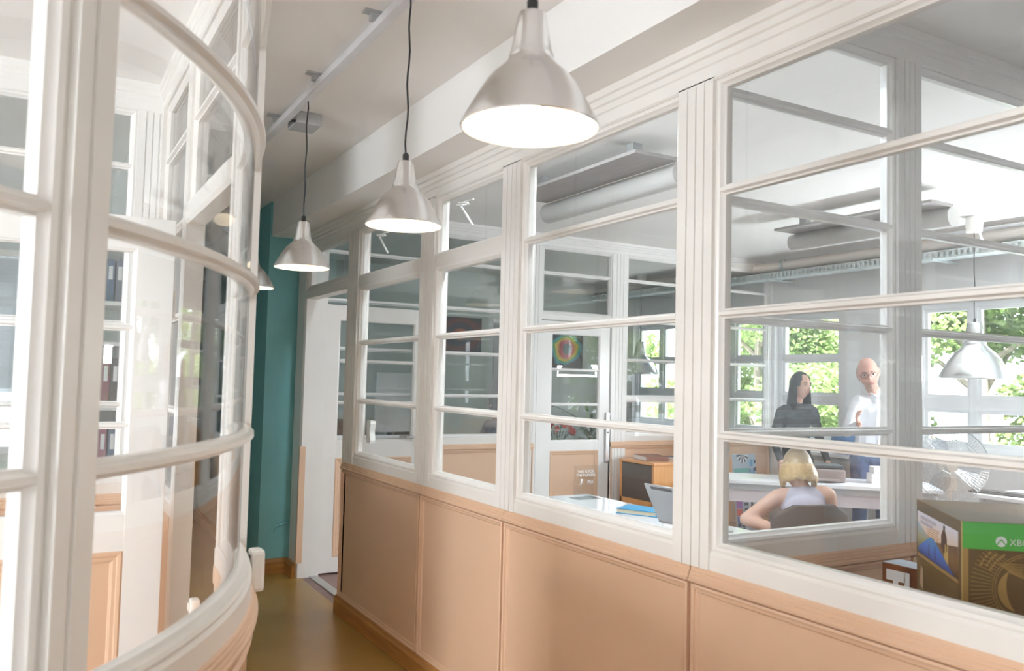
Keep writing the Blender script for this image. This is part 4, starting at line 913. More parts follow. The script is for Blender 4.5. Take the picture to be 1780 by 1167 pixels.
# plant with long arching leaves
pl = empty('potted_plant', (5.52, 7.80, 0)); tag(pl, 'tall potted plant with long arching striped leaves behind the closed glazed door', 'plant')
MB().lathe([(0, 0), (.14, 0), (.17, .30), (.18, .34), (.165, .34), (.15, .30), (0, .29)], (5.52, 7.80, 0), n=28).build('pot', M['charcoal'], pl, smooth=30)
MB().tube([(5.52, 7.80, .28), (5.54, 7.81, .6), (5.51, 7.80, .95)], [.025, .02, .014]).build('stem', M['bark'], pl, smooth=50)
def striped():
    m, nt, b = nmat('striped_leaf'); tc = nt.nodes.new('ShaderNodeTexCoord'); w = nt.nodes.new('ShaderNodeTexNoise'); w.inputs['Scale'].default_value = 6
    r = nt.nodes.new('ShaderNodeValToRGB'); r.color_ramp.elements[0].color = (.05, .13, .045, 1); r.color_ramp.elements[1].color = (.45, .55, .38, 1); r.color_ramp.elements[0].position = .45; r.color_ramp.elements[1].position = .6
    nt.links.new(tc.outputs['Object'], w.inputs['Vector']); nt.links.new(w.outputs['Fac'], r.inputs[0]); nt.links.new(r.outputs[0], b.inputs['Base Color']); b.inputs['Roughness'].default_value = .4; return m
M['leafplant'] = striped(); leafmesh = []
g = np.random.default_rng(5)
for k in range(46):
    a = k*2.399; L = .38+.22*g.random(); up = .15+.40*(k/46); z0 = .55+.42*(k/46); vs = []
    for i in range(7):
        t = i/6; r = .02+L*t; z = z0+up*t-.55*t*t*(1.15-k/60); wd = .018*math.sin(PI*(.12+.86*t))
        cx_, cy_ = r*math.cos(a), r*math.sin(a); nx, ny = -math.sin(a), math.cos(a)
        vs += [(5.52+cx_+nx*wd, 7.80+cy_+ny*wd, z), (5.52+cx_, 7.80+cy_, z-.006), (5.52+cx_-nx*wd, 7.80+cy_-ny*wd, z)]
    fs = [(3*i+j, 3*i+j+1, 3*i+j+4, 3*i+j+3) for i in range(6) for j in range(2)]
    MB().add(vs, fs).build('leaf', M['leafplant'], pl, smooth=60, recalc=False)
# red flowers on a low stand
fl = empty('flower_pot', (4.72, 7.25, 0)); tag(fl, 'flowering plant with red blooms on a stand behind the closed glazed door', 'plant')
MB().lathe([(0, .62), (.10, .62), (.13, .80), (.115, .80), (0, .78)], (4.72, 7.25, 0), n=24).build('pot', M['charcoal'], fl, smooth=30)
MB().cyl((4.72, 7.25, 0), (4.72, 7.25, .62), .05).build('stand', M['bark'], fl, smooth=40)
M['bloom'] = pmat('red_bloom', (.60, .10, .09), .5)
for k in range(16):
    a = k*2.4; r = .06+.20*g.random(); z = .95+.16*g.random(); c = (4.72+r*math.cos(a), 7.25+r*math.sin(a)*.7, z)
    MB().tube([(4.72, 7.25, .78), ((4.72+c[0])/2, (7.25+c[1])/2, .93), c], .004, 5).build('flower_stalk', M['leafplant'], fl)
    m = MB()
    for q in range(5): b_ = q*2*PI/5; m.ball((c[0]+.022*math.cos(b_), c[1], c[2]+.022*math.sin(b_)), (.016, .008, .016), 8, 5)
    m.build('bloom', M['bloom'], fl, smooth=60)
d_ = desk('desk', 'grey desk with the computer screen in the farthest office', 3.2, 4.55, 8.4, 9.1, .74, M['deskm'])
mo = empty('monitor', (0, 0, 0)); tag(mo, 'dark computer screen on the desk of the farthest office', 'monitor')
MB().box((-.26, -.02, .10), (.26, .015, .42)).build('screen_case', M['charcoal'], mo, bevel=.006); MB().cyl((0, 0, .01), (0, 0, .12), .02).build('stand', M['charcoal'], mo); MB().box((-.12, -.09, 0), (.12, .09, .012)).build('foot', M['charcoal'], mo, bevel=.003)
mo.location = (3.65, 8.60, .741)
fc_ = empty('flip_chart', (0, 0, 0)); tag(fc_, 'white flip chart on thin legs in the farthest office', 'flip chart')
MB().box((-.32, -.012, .95), (.32, .012, 1.55)).build('board', M['paper'], fc_, bevel=.003)
for sx, sy in ((-.28, 0), (.28, 0), (0, .35)): MB().cyl((sx*.6, sy*.1, 1.5), (sx, sy, 0), .012).build('leg', M['metal'], fc_, smooth=40)
fc_.location = (3.30, 8.0, 0); fc_.rotation_euler = (0, 0, .2)
# ------------------------------------------------------------------ bookcase in the far left room
bk = empty('bookcase', (.30, 5.62, 0)); tag(bk, 'white open bookcase of binders in the far left room', 'bookcase')
for x in (.06, .505): MB().box((x-.011, 5.45, 0), (x+.011, 5.78, 2.35)).build('side_panel', M['white'], bk)
for z in (.08, .48, .88, 1.28, 1.66, 1.90, 2.335): MB().box((.071, 5.45, z-.012), (.494, 5.78, z+.012)).build('shelf', M['white'], bk)
MB().box((.06, 5.775, 0), (.505, 5.785, 2.35)).build('back_panel', M['wallgrey'], bk)
bk.location.x -= .03
bc = [(.16, .19, .25), (.30, .09, .12), (.42, .12, .14), (.10, .16, .26), (.55, .56, .58), (.07, .07, .08), (.34, .10, .16)]
bm_ = [pmat('binder_%d' % i, c, .5) for i, c in enumerate(bc)]
names_ = ['slate', 'wine-red', 'red', 'navy', 'pale grey', 'black', 'plum']; shelfw = {1.90: 'the top open shelf', 1.28: 'the middle shelf', .88: 'the third shelf', .48: 'the second lowest shelf'}
b0 = None; i = 0
for z, h in ((1.90, .25), (1.28, .28), (.88, .28), (.48, .28)):
    x = .055
    for q in range(8):
        c = (i*5+q*q) % 7
        if b0 is None:
            b0 = empty('binder', (0, 0, 0)); MB().box((0, 0, 0), (.042, .26, .25)).build('spine_and_cover', bm_[0], b0, bevel=.003); MB().box((.010, -.0008, .13), (.032, 0, .21)).build('spine_label', M['paper'], b0)
            o = b0
        else: o = copy_tree(b0)
        body = [k for k in o.children if k.name.startswith('spine_and')][0]
        if c or o is not b0:
            body.data = body.data.copy(); body.data.materials.clear(); body.data.materials.append(bm_[c])
        o.location = (x, 5.48, z+.013); o.scale = (1, 1, h/.25)
        tag(o, '%s binder on %s of the bookcase, %s from the left' % (names_[c], shelfw[z], ['first', 'second', 'third', 'fourth', 'fifth', 'sixth', 'seventh', 'eighth'][q]), 'binder', 'binders in the white bookcase')
        x += .0505; i += 1
# ------------------------------------------------------------------ people: one continuous skin grown from tapered limbs
M['skin'] = pmat('skin_fair', (.62, .38, .29), .5, var=.06, scale=9); M['skin2'] = pmat('skin_rosy', (.66, .37, .30), .5, var=.06, scale=9)
M['hairblack'] = pmat('black_hair', (.018, .016, .018), .35, var=.3, scale=80); M['hairblonde'] = pmat('blonde_hair', (.42, .29, .14), .45, var=.16, scale=60, bump=.5, bscale=160)
M['hairgrey'] = pmat('short_grey_hair', (.16, .14, .13), .7, var=.3, scale=80)
M['greytop'] = pmat('charcoal_jersey', (.055, .062, .072), .85, var=.15, scale=40, bump=.2, bscale=260); M['whiteshirt'] = pmat('white_cotton_shirt', (.82, .83, .87), .75, var=.03, scale=12, bump=.5, bscale=14)
M['jeans'] = pmat('dark_blue_denim', (.06, .10, .20), .85, var=.25, scale=30); M['darktrousers'] = pmat('black_trousers', (.03, .03, .035), .8); M['lavender'] = pmat('lavender_grey_top', (.50, .48, .58), .8, bump=.3, bscale=30)
M['stubble'] = pmat('grey_stubble_skin', (.50, .315, .25), .6, var=.15, scale=90)
M['lips'] = pmat('lips', (.45, .17, .16), .45); M['eyewhite'] = pmat('eye_white', (.8, .8, .8), .3); M['iris'] = pmat('dark_iris', (.03, .02, .015), .2); M['shoe'] = pmat('black_shoe', (.02, .02, .02), .4)
def capsule(m, p0, p1, r0, r1, n=14, flat=None):
    p0 = Vector(p0); p1 = Vector(p1); d = (p1-p0); L = max(d.length, 1e-4); d = d/L
    a = Vector((flat[0])) if flat else d.orthogonal(); a = (a-d*a.dot(d)).normalized(); b = d.cross(a); k = flat[1] if flat else 1.0
    rings = []
    for q in range(4): t = PI/2*(1-q/4); rings.append((p0-d*r0*math.sin(t)*(.6 if flat else 1), r0*math.cos(t)))
    for q in range(6): t = q/5; rings.append((p0+d*L*t, r0+(r1-r0)*t))
    for q in range(1, 5): t = PI/2*q/4; rings.append((p1+d*r1*math.sin(t)*(.6 if flat else 1), r1*math.cos(t)))
    vs = []; fs = []
    for c, r in rings:
        r = max(r, 1e-4); vs += [c+(a*math.cos(2*PI*i/n)+b*math.sin(2*PI*i/n)*k)*r for i in range(n)]
    for q in range(len(rings)-1):
        for i in range(n): fs.append((q*n+i, q*n+(i+1) % n, (q+1)*n+(i+1) % n, (q+1)*n+i))
    fs += [tuple(range(n-1, -1, -1)), tuple((len(rings)-1)*n+i for i in range(n))]
    m.add(vs, fs)
def head_pts(c, F, U, h, female):
    """sculpted head; returns vertices, faces and a mapper (right, fwd, up) -> world"""
    F = Vector(F).normalized(); U = (Vector(U)-F*Vector(U).dot(F)).normalized(); Rt = F.cross(U); c = Vector(c); s = h/.235
    def mp(x, y, z): return c+Rt*(x*s)+F*(y*s)+U*(z*s)
    n, mm = 40, 30; vs = []; fs = []
    for j in range(mm+1):
        t = PI*j/mm
        for i in range(n):
            a = 2*PI*i/n; x, y, z = .076*math.sin(t)*math.sin(a), .097*math.sin(t)*math.cos(a), .118*math.cos(t)
            if z < 0:
                k = min(1, -z/.118); x *= 1-.36*k**1.6; y = y*(1-.20*k)+.012*k
                if y < 0: y *= 1-.55*k
            if y > 0:
                g = lambda cx, cz, sx, sz: math.exp(-((x-cx)/sx)**2-((z-cz)/sz)**2)
                y += .026*g(0, -.018, .011, .017)+.016*g(0, .002, .008, .022)-.011*g(.031, .010, .016, .012)-.011*g(-.031, .010, .016, .012)+.005*g(0, .030, .05, .012)+.008*g(0, -.056, .020, .010)-.004*g(0, -.043, .02, .005)+.010*g(0, -.098, .022, .016)+.004*g(.04, -.025, .02, .02)+.004*g(-.04, -.025, .02, .02)
            vs.append(mp(x, y, z))
    for j in range(mm):
        for i in range(n): fs.append((j*n+i, (j+1)*n+i, (j+1)*n+(i+1) % n, j*n+(i+1) % n))
    return vs, fs, mp, s
def person(label, bones, head, hands=(), group=None, vox=.0085, base=None, hair=None, glasses=False, beard=False):
    """bones: (p0, p1, r0, r1, material key, flat)"""
    keys = []; m = MB()
    for b in bones: capsule(m, b[0], b[1], b[2], b[3], flat=b[5] if len(b) > 5 else None)
    hv, hf, mp, s = head_pts(*head); m.add(hv, hf)
    for sx in (-1, 1): m.ball((0, 0, 0), 1, 10, 8, fm=lambda x, y, z: mp(sx*.076+x*.010, -.005+y*.018, .0+z*.030))
    for b in bones:
        if b[4] not in keys: keys.append(b[4])
    if head[-1] is not None and 'skin' not in keys and 'skin2' not in keys: keys.append('skin')
    sk = 'skin2' if 'skin2' in keys else 'skin'
    tmp = bpy.data.meshes.new('tmp'); tmp.from_pydata([tuple(v) for v in m.v], [], m.f)
    bm = bmesh.new(); bm.from_mesh(tmp); bmesh.ops.recalc_face_normals(bm, faces=bm.faces); bm.to_mesh(tmp); bm.free()
    to = bpy.data.objects.new('tmp', tmp); COL.objects.link(to); md = to.modifiers.new('r', 'REMESH'); md.mode = 'VOXEL'; md.voxel_size = vox; md.use_smooth_shade = True
    ms_ = to.modifiers.new('s', 'SMOOTH'); ms_.factor = .5; ms_.iterations = 3
    bpy.context.view_layer.update()
    me = bpy.data.meshes.new_from_object(to.evaluated_get(bpy.context.evaluated_depsgraph_get())); bpy.data.objects.remove(to)
    # material by nearest limb
    nf = len(me.polygons); cc = np.empty(nf*3); me.polygons.foreach_get('center', cc); cc = cc.reshape(-1, 3); best = np.full(nf, 1e9); idx = np.zeros(nf, int)
    for b in bones:
        p0 = np.array(b[0], float); p1 = np.array(b[1], float); d = p1-p0; L2 = max(d@d, 1e-9); t = np.clip(((cc-p0)@d)/L2, 0, 1)
        dd = np.linalg.norm(cc-(p0+t[:, None]*d), axis=1)-(b[2]+(b[3]-b[2])*t)
        w = dd < best; best[w] = dd[w]; idx[w] = keys.index(b[4])
    hc = np.array(head[0]); dh = np.linalg.norm(cc-hc, axis=1); w = dh < .125*s; idx[w] = keys.index(sk)
    if beard:
        keys.append('stubble'); rel = cc-hc; fF = Vector(head[1]).normalized(); fU = (Vector(head[2])-fF*Vector(head[2]).dot(fF)).normalized(); zf = rel@np.array(fU)/s; yf = rel@np.array(fF)/s
        idx[(dh < .135*s) & (zf < -.046) & (zf > -.135) & (yf > .005)] = keys.index('stubble')
    me.materials.clear()
    for k in keys: me.materials.append(M[k])
    me.polygons.foreach_set('material_index', idx.astype(np.int32)); me.shade_smooth()
    # hands: palm and five bent fingers, grown into the wrist
    hm = MB()
    for (wr_, dr, pn, sz, curl, side) in hands:
        wr_ = Vector(wr_); dr = Vector(dr).normalized(); pn = Vector(pn); pn = (pn-dr*pn.dot(dr)).normalized(); sd = dr.cross(pn)*side
        capsule(hm, wr_-dr*.02, wr_+dr*.075*sz, .026*sz, .034*sz, 14, flat=(sd, .48))
        for q, (o_, L) in enumerate(((-.026, .062), (-.009, .074), (.009, .070), (.025, .054))):
            p = wr_+dr*.088*sz+sd*o_*sz; d = dr.copy(); r = .0088*sz
            for seg in range(3):
                d = (d*math.cos(curl*(.7+.3*q/3))+pn*math.sin(curl*(.7+.3*q/3))).normalized(); p2 = p+d*L*sz*(.45, .32, .26)[seg]; capsule(hm, p, p2, r, r*.92, 8); p = p2; r *= .92
        p = wr_+dr*.03*sz-sd*.026*sz; d = (dr*.6-sd*.75+pn*.25).normalized()
        for seg in range(2): p2 = p+d*.036*sz; capsule(hm, p, p2, .0105*sz, .009*sz, 8); p = p2; d = (d+dr*.5+pn*.25).normalized()
    if hm.v:
        bm = bmesh.new(); bm.from_mesh(me); t2 = bpy.data.meshes.new('t2'); t2.from_pydata([tuple(v) for v in hm.v], [], hm.f); k0 = len(bm.faces); bm.from_mesh(t2); bm.faces.ensure_lookup_table()
        for f in bm.faces[k0:]: f.material_index = keys.index(sk); f.smooth = True
        bmesh.ops.recalc_face_normals(bm, faces=bm.faces[k0:]); bm.to_mesh(me); bm.free()
    bs = Vector(base); root = empty('person', bs); tag(root, label, 'person', group)
    me.transform(Matrix.Translation(-bs)); bo = bpy.data.objects.new('body', me); COL.objects.link(bo); bo.parent = root
    # face
    for sx in (-1, 1):
        MB().ball((0, 0, 0), 1, 10, 8, fm=lambda x, y, z: mp(sx*.031+x*.0115, .083+y*.0075, .010+z*.0048)).build('eye', M['eyewhite'], root, smooth=60)
        MB().ball((0, 0, 0), 1, 10, 8, fm=lambda x, y, z: mp(sx*.031+x*.0058, .0885+y*.004, .010+z*.0052)).build('iris', M['iris'], root, smooth=60)
        MB().tube([mp(sx*(.016+.030*t), .0965-.012*t*t, .028+.006*math.sin(PI*t)) for t in (0, .25, .5, .75, 1)], .0028*s, 6).build('eyebrow', M['hairgrey'] if glasses else M['hairblack'], root, smooth=60)
    MB().tube([mp(x, .101-6*x*x, -.0565+(2.2*x*x if not beard else -.8*x*x)) for x in (-.024, -.016, -.008, 0, .008, .016, .024)], [.001*s, .0035*s, .0045*s, .0045*s, .0045*s, .0035*s, .001*s], 6).build('mouth', M['lips'], root, smooth=60)
    if glasses:
        g_ = MB()
        for sx in (-1, 1):
            g_.tube([mp(sx*.033+.024*math.cos(a), .104-.02*abs(sx*.033+.024*math.cos(a))*3, .008+.017*math.sin(a)) for a in [2*PI*q/20 for q in range(21)]], .0016*s, 5)
            g_.tube([mp(sx*.056, .098, .012), mp(sx*.078, .05, .012), mp(sx*.082, -.01, .006)], .0016*s, 5)
        g_.tube([mp(-.010, .108, .012), mp(0, .110, .014), mp(.010, .108, .012)], .0016*s, 5)
        g_.build('glasses', M['charcoal'], root, smooth=60)
    def cap(fac, keep, mat, nm, grow=1.0):
        bm = bmesh.new(); n, mm = 44, 34; vv = {}
        def pt(i, j, f):
            t = PI*j/mm; a = 2*PI*i/n; x, y, z = .076*math.sin(t)*math.sin(a), .097*math.sin(t)*math.cos(a), .118*math.cos(t)
            return x*f, y*f-.002, z*f
        mk = MB(); vs = []; ix = {}; fs = []
        for lay, f in ((0, fac), (1, .97)):
            for j in range(mm+1):
                for i in range(n): ix[(lay, i, j)] = len(vs); vs.append(mp(*pt(i, j, f)))
        def ok(i, j):
            x, y, z = pt(i+.5, j+.5, 1.0); return keep(x, y, z)
        for j in range(mm):
            for i in range(n):
                if not ok(i, j): continue
                q = [(i, j), (i, j+1), ((i+1) % n, j+1), ((i+1) % n, j)]
                fs.append(tuple(ix[(0,)+p] for p in q)); fs.append(tuple(ix[(1,)+p] for p in reversed(q)))
                for (di, dj, e0, e1) in ((-1, 0, 0, 1), (1, 0, 2, 3), (0, 1, 1, 2), (0, -1, 3, 0)):
                    if 0 <= j+dj < mm and not ok((i+di) % n, j+dj): fs.append((ix[(0,)+q[e0]], ix[(1,)+q[e0]], ix[(1,)+q[e1]], ix[(0,)+q[e1]]))
        used = sorted({v for f in fs for v in f}); rm = {v: k for k, v in enumerate(used)}
        mk.add([vs[v] for v in used], [tuple(rm[v] for v in f) for f in fs]); return mk.build(nm, mat, root, smooth=70)
    if hair == 'long':
        cap(1.10, lambda x, y, z: z > .098 or y < .030-.25*max(0, -z) or (z > .0 and abs(x) > .058-.03*max(0, (z-.03)/.07) and y < .075), M['hairblack'], 'hair')
        cur_ = MB(); N = 26; vs = []; fs = []; Z = 9
        for lay in (0, 1):
            for i in range(N+1):
                a = math.radians(-118+236*i/N)
                for j in range(Z+1):
                    t = j/Z; r0 = (.086+.020*t-.012*max(0, t-.7)) - (.014 if lay else 0); x = r0*math.sin(a)*1.02; y = -(r0*1.14)*math.cos(a)-.002
                    vs.append(mp(x, y, .02-.235*t))
        q = (N+1)*(Z+1)
        for lay in (0, 1):
            for i in range(N):
                for j in range(Z): f = (lay*q+i*(Z+1)+j, lay*q+i*(Z+1)+j+1, lay*q+(i+1)*(Z+1)+j+1, lay*q+(i+1)*(Z+1)+j); fs.append(f)
        for i in range(N): fs.append((i*(Z+1)+Z, q+i*(Z+1)+Z, q+(i+1)*(Z+1)+Z, (i+1)*(Z+1)+Z))
        for i in (0, N):
            for j in range(Z): fs.append((i*(Z+1)+j, i*(Z+1)+j+1, q+i*(Z+1)+j+1, q+i*(Z+1)+j))
        cur_.add(vs, fs).build('hair_length', M['hairblack'], root, smooth=70)
    elif hair == 'blonde':
        M['hairroots'] = grad('blonde_hair_with_dark_roots', (.42, .29, .14), (.36, .25, .13), (.14, .10, .07))
        cap(1.12, lambda x, y, z: z > .055 or (y < .035 and z > -.035), M['hairroots'], 'hair')
        k_ = MB(); N = 30; vs = []; fs = []; Z = 8
        for lay in (0, 1):
            for i in range(N+1):
                a = math.radians(-120+240*i/N)
                for j in range(Z+1):
                    t = j/Z; r0 = .085+.016*math.sin(PI*min(1, t*.9))+.0025*math.sin(i*2.3)-(.016 if lay else 0); vs.append(mp(r0*math.sin(a)*1.04, -r0*1.16*math.cos(a), .015-(.118+.005*math.sin(i*1.7))*t))
        q = (N+1)*(Z+1)
        for lay in (0, 1):
            for i in range(N):
                for j in range(Z): fs.append((lay*q+i*(Z+1)+j, lay*q+i*(Z+1)+j+1, lay*q+(i+1)*(Z+1)+j+1, lay*q+(i+1)*(Z+1)+j))
        for i in range(N):
            for e in (0, Z): fs.append((i*(Z+1)+e, q+i*(Z+1)+e, q+(i+1)*(Z+1)+e, (i+1)*(Z+1)+e))
        for i in (0, N):
            for j in range(Z): fs.append((i*(Z+1)+j, i*(Z+1)+j+1, q+i*(Z+1)+j+1, q+i*(Z+1)+j))
        k_.add(vs, fs).build('hair_length', M['hairblonde'], root, smooth=70)
    elif hair == 'ring':
        cap(1.035, lambda x, y, z: -.055 < z < .050 and y < .018 and not (abs(x) > .06 and z < -.02 and y > -.02), M['hairgrey'], 'hair')
    elif hair == 'short':
        cap(1.07, lambda x, y, z: z > .060 or (y < .02 and z > -.06), M['hairblack'], 'hair')
    return root, mp
CR_ = Vector((.867, -.498, 0)); CD = Vector((.496, .867, 0)); UP = Vector((0, 0, 1))
def frame(bx, by):
    B = Vector((bx, by, 0)); return lambda a, z, c=0.0: B+CR_*a+CD*c+UP*z
# --- standing woman, dark hair, turned to the man beside her
J = frame(5.99, 5.27); g1 = 'greytop'; T = 'darktrousers'
bon = [(J(0, .93, .02), J(0, 1.10, .01), .125, .118, g1, (CR_, .72)), (J(0, 1.10, .01), J(0, 1.25, .0), .125, .118, g1, (CR_, .70)), (J(-.10, 1.285, 0), J(.10, 1.295, 0), .062, .062, g1),
       (J(0, 1.27, .0), J(.0, 1.345, .0), .050, .046, g1), (J(.0, 1.34, .0), J(.012, 1.42, -.005), .043, .042, 'skin'),
       (J(-.145, 1.275, 0), J(-.205, 1.03, .03), .047, .040, g1), (J(-.205, 1.03, .03), J(-.19, .855, -.13), .039, .029, g1), (J(-.19, .855, -.13), J(-.187, .835, -.15), .024, .023, 'skin'),
       (J(.145, 1.285, 0), J(.215, 1.045, .04), .047, .040, g1), (J(.215, 1.045, .04), J(.225, .86, -.12), .039, .029, g1), (J(.225, .86, -.12), J(.226, .84, -.14), .024, .023, 'skin'),
       (J(0, .84, .02), J(0, .95, .02), .135, .125, T, (CR_, .78))]
for s_ in (-1, 1): bon += [(J(s_*.075, .84, .02), J(s_*.085, .47, .02), .085, .056, T), (J(s_*.085, .47, .02), J(s_*.09, .09, .04), .056, .038, T), (J(s_*.09, .045, .05), J(s_*.11, .035, -.13), .042, .032, 'shoe')]
person('woman with long black hair in a dark jersey, standing behind the slanted desk', bon, (J(.022, 1.515, -.01), CR_*.44-CD*.88-UP*.05, UP, .236, True),
       hands=[(J(-.187, .835, -.15), -CD*.35-UP*.93, -CD, .92, .22, 1), (J(.226, .84, -.14), -CD*.45-UP*.9, -CD, .92, .2, -1)], base=J(0, 0, 0), hair='long')
# --- standing man, bald, glasses, white shirt, leaning in
J = frame(6.22, 4.68); S = 'whiteshirt'; T = 'jeans'
bon = [(J(.05, .98, .10), J(.05, 1.18, .06), .150, .152, S, (CR_, .72)), (J(.05, 1.18, .06), J(.04, 1.33, .0), .155, .150, S, (CR_, .68)), (J(-.10, 1.385, -.01), J(.17, 1.385, .02), .068, .068, S),
       (J(.035, 1.36, -.02), J(.02, 1.46, -.05), .066, .056, S), (J(.005, 1.475, -.055), J(-.03, 1.53, -.07), .050, .053, 'skin2'),
       (J(-.125, 1.375, -.01), J(-.190, 1.13, .03), .056, .048, S), (J(-.190, 1.13, .03), J(-.185, 1.20, -.17), .046, .034, S), (J(-.185, 1.20, -.17), J(-.184, 1.21, -.20), .028, .027, 'skin2'),
       (J(.20, 1.375, .02), J(.285, 1.12, .08), .056, .048, S), (J(.285, 1.12, .08), J(.24, .93, -.05), .046, .034, S), (J(.24, .93, -.05), J(.235, .91, -.07), .027, .027, 'skin2'),
       (J(.05, .90, .12), J(.05, .99, .11), .150, .148, T, (CR_, .76))]
for s_ in (-1, 1): bon += [(J(.05+s_*.09, .90, .12), J(.05+s_*.10, .50, .10), .092, .064, T), (J(.05+s_*.10, .50, .10), J(.05+s_*.11, .10, .14), .062, .046, T), (J(.05+s_*.11, .05, .15), J(.05+s_*.13, .04, -.06), .046, .036, 'shoe')]
rt_, mpm = person('bald man with glasses in a white shirt, leaning in behind the slanted desk', bon, (J(-.062, 1.632, -.09), -CD*.90-CR_*.30-UP*.24, UP-CR_*.20, .268, False),
       hands=[(J(-.184, 1.21, -.20), UP*.6-CD*.5-CR_*.4, CR_*.9-CD*.3, 1.0, .55, 1), (J(.235, .91, -.07), -UP*.9-CD*.4, -CD, 1.0, .3, -1)], base=J(0, 0, .1), hair='ring', glasses=True, beard=True)
m = MB()
for s_ in (-1, 1): m.tube([J(.02+s_*.058, 1.475, -.02), J(.02+s_*.050, 1.462, -.085), J(.025+s_*.018, 1.425, -.118)], [.012, .014, .008], 8)
m.build('shirt_collar', M['whiteshirt'], rt_, smooth=60)
MB().tube([J(.035, 1.41, -.122), J(.042, 1.30, -.118), J(.045, 1.15, -.062), J(.05, 1.0, -.012)], .007, 6).build('button_placket', M['whiteshirt'], rt_, smooth=60)
# --- seated blonde person seen from behind
J = frame(3.63, 3.15); S = 'lavender'; T = 'jeans'
bon = [(J(.0, .50, -.04), J(.0, .70, -.05), .130, .118, S, (CR_, .72)), (J(.0, .70, -.05), J(.0, .86, .0), .120, .122, S, (CR_, .66)), (J(-.105, .905, .02), J(.115, .925, .02), .050, .050, 'skin'), (J(0, .84, .02), J(.0, .90, .03), .085, .070, S, (CR_, .7)),
       (J(0, .92, .03), J(.0, 1.02, .07), .046, .043, 'skin'),
       (J(-.13, .905, .02), J(-.305, .785, .0), .044, .036, 'skin'), (J(-.305, .785, .0), J(-.13, .735, -.13), .036, .027, 'skin'),
       (J(.14, .92, .02), J(.20, .70, .10), .044, .036, 'skin'), (J(.20, .70, .10), J(.13, .66, .32), .034, .025, 'skin')]
for s_ in (-1, 1): bon += [(J(s_*.085, .53, -.02), J(s_*.10, .53, .38), .088, .060, T), (J(s_*.10, .53, .38), J(s_*.10, .10, .42), .058, .042, T), (J(s_*.10, .045, .40), J(s_*.11, .035, .58), .040, .032, 'shoe')]
person('blonde person seen from behind, seated, one bare elbow on the glossy desk', bon, (J(.0, 1.050, .09), CD*.85+CR_*.15-UP*.50, UP, .225, True),
       hands=[(J(-.13, .735, -.13), CR_*.85-CD*.4-UP*.1, -UP, .92, .35, 1), (J(.13, .66, .32), CD*.7-CR_*.6, -UP, .92, .4, -1)], base=J(0, 0, 0), hair='blonde')
# --- two people at work in the farthest office, half lost behind the glass
def sitter(label, bx, by, rot, top, hairk, skin='skin'):
    f = Vector((math.sin(rot), math.cos(rot), 0)); r = Vector((math.cos(rot), -math.sin(rot), 0)); B = Vector((bx, by, 0)); J = lambda a, z, c=0.0: B+r*a+f*c+UP*z
    bon = [(J(0, .52), J(0, .75, -.02), .145, .140, top, (r, .7)), (J(0, .75, -.02), J(0, .95, .0), .145, .145, top, (r, .66)), (J(-.14, 1.02), J(.14, 1.02), .062, .062, top), (J(0, 1.0, .0), J(0, 1.12, .03), .055, .05, skin)]
    for s_ in (-1, 1): bon += [(J(s_*.17, 1.0), J(s_*.21, .76, .10), .052, .044, top), (J(s_*.21, .76, .10), J(s_*.13, .77, .34), .042, .03, top), (J(s_*.09, .53), J(s_*.10, .53, .42), .09, .062, 'jeans'), (J(s_*.10, .53, .42), J(s_*.10, .09, .44), .06, .045, 'jeans'), (J(s_*.10, .045, .42), J(s_*.11, .035, .60), .042, .034, 'shoe')]
    person(label, bon, (J(0, 1.225, .05), f-UP*.15, UP, .24, False), hands=[(J(s_*.13, .77, .34), f-r*s_*.3, -UP, .95, .3, s_) for s_ in (-1, 1)], vox=.014, base=B, hair=hairk)
    c = office_chair('dark office chair under the ' + label.split(' sitting')[0], (bx, by-.0, 0), -rot, M['blackfab'], back=(.56, .90), arms=False)
M['greyshirt'] = pmat('blue_grey_shirt', (.30, .32, .40), .8)
sitter('dark-haired man in a blue-grey shirt sitting in the farthest office', 4.35, 7.85, -.25, 'greyshirt', 'short')
sitter('person in a black jacket sitting beyond the open door glass', 2.55, 8.1, .3, 'greytop', 'short')
# ------------------------------------------------------------------ outside: lawn and leafy trees beyond the window wall
def leafmat(name, a, b):
    m = bpy.data.materials.new(name); m.use_nodes = True; nt = m.node_tree; nt.nodes.clear()
    o = nt.nodes.new('ShaderNodeOutputMaterial'); d = nt.nodes.new('ShaderNodeBsdfDiffuse'); t = nt.nodes.new('ShaderNodeBsdfTranslucent'); mx = nt.nodes.new('ShaderNodeMixShader'); mx.inputs[0].default_value = .45
    tc = nt.nodes.new('ShaderNodeTexCoord'); n = nt.nodes.new('ShaderNodeTexNoise'); n.inputs['Scale'].default_value = 1.4; n.inputs['Detail'].default_value = 5
    r = nt.nodes.new('ShaderNodeValToRGB'); r.color_ramp.elements[0].color = (*a, 1); r.color_ramp.elements[1].color = (*b, 1); r.color_ramp.elements[0].position = .35; r.color_ramp.elements[1].position = .65
    nt.links.new(tc.outputs['Object'], n.inputs['Vector']); nt.links.new(n.outputs['Fac'], r.inputs[0]); nt.links.new(r.outputs[0], d.inputs[0]); nt.links.new(r.outputs[0], t.inputs[0])
    nt.links.new(d.outputs[0], mx.inputs[1]); nt.links.new(t.outputs[0], mx.inputs[2]); nt.links.new(mx.outputs[0], o.inputs[0]); return m
M['leaf'] = leafmat('maple_leaves', (0.18, 0.27, 0.10), (0.34, 0.43, 0.19))
gl = slab('courtyard', (6.98, -25, -3.3), (60, 40, -3.1), pmat('pale_paving', (0.58, 0.59, 0.60), .9, var=.08, scale=.8), 'pale paved courtyard below the office windows', 'courtyard')
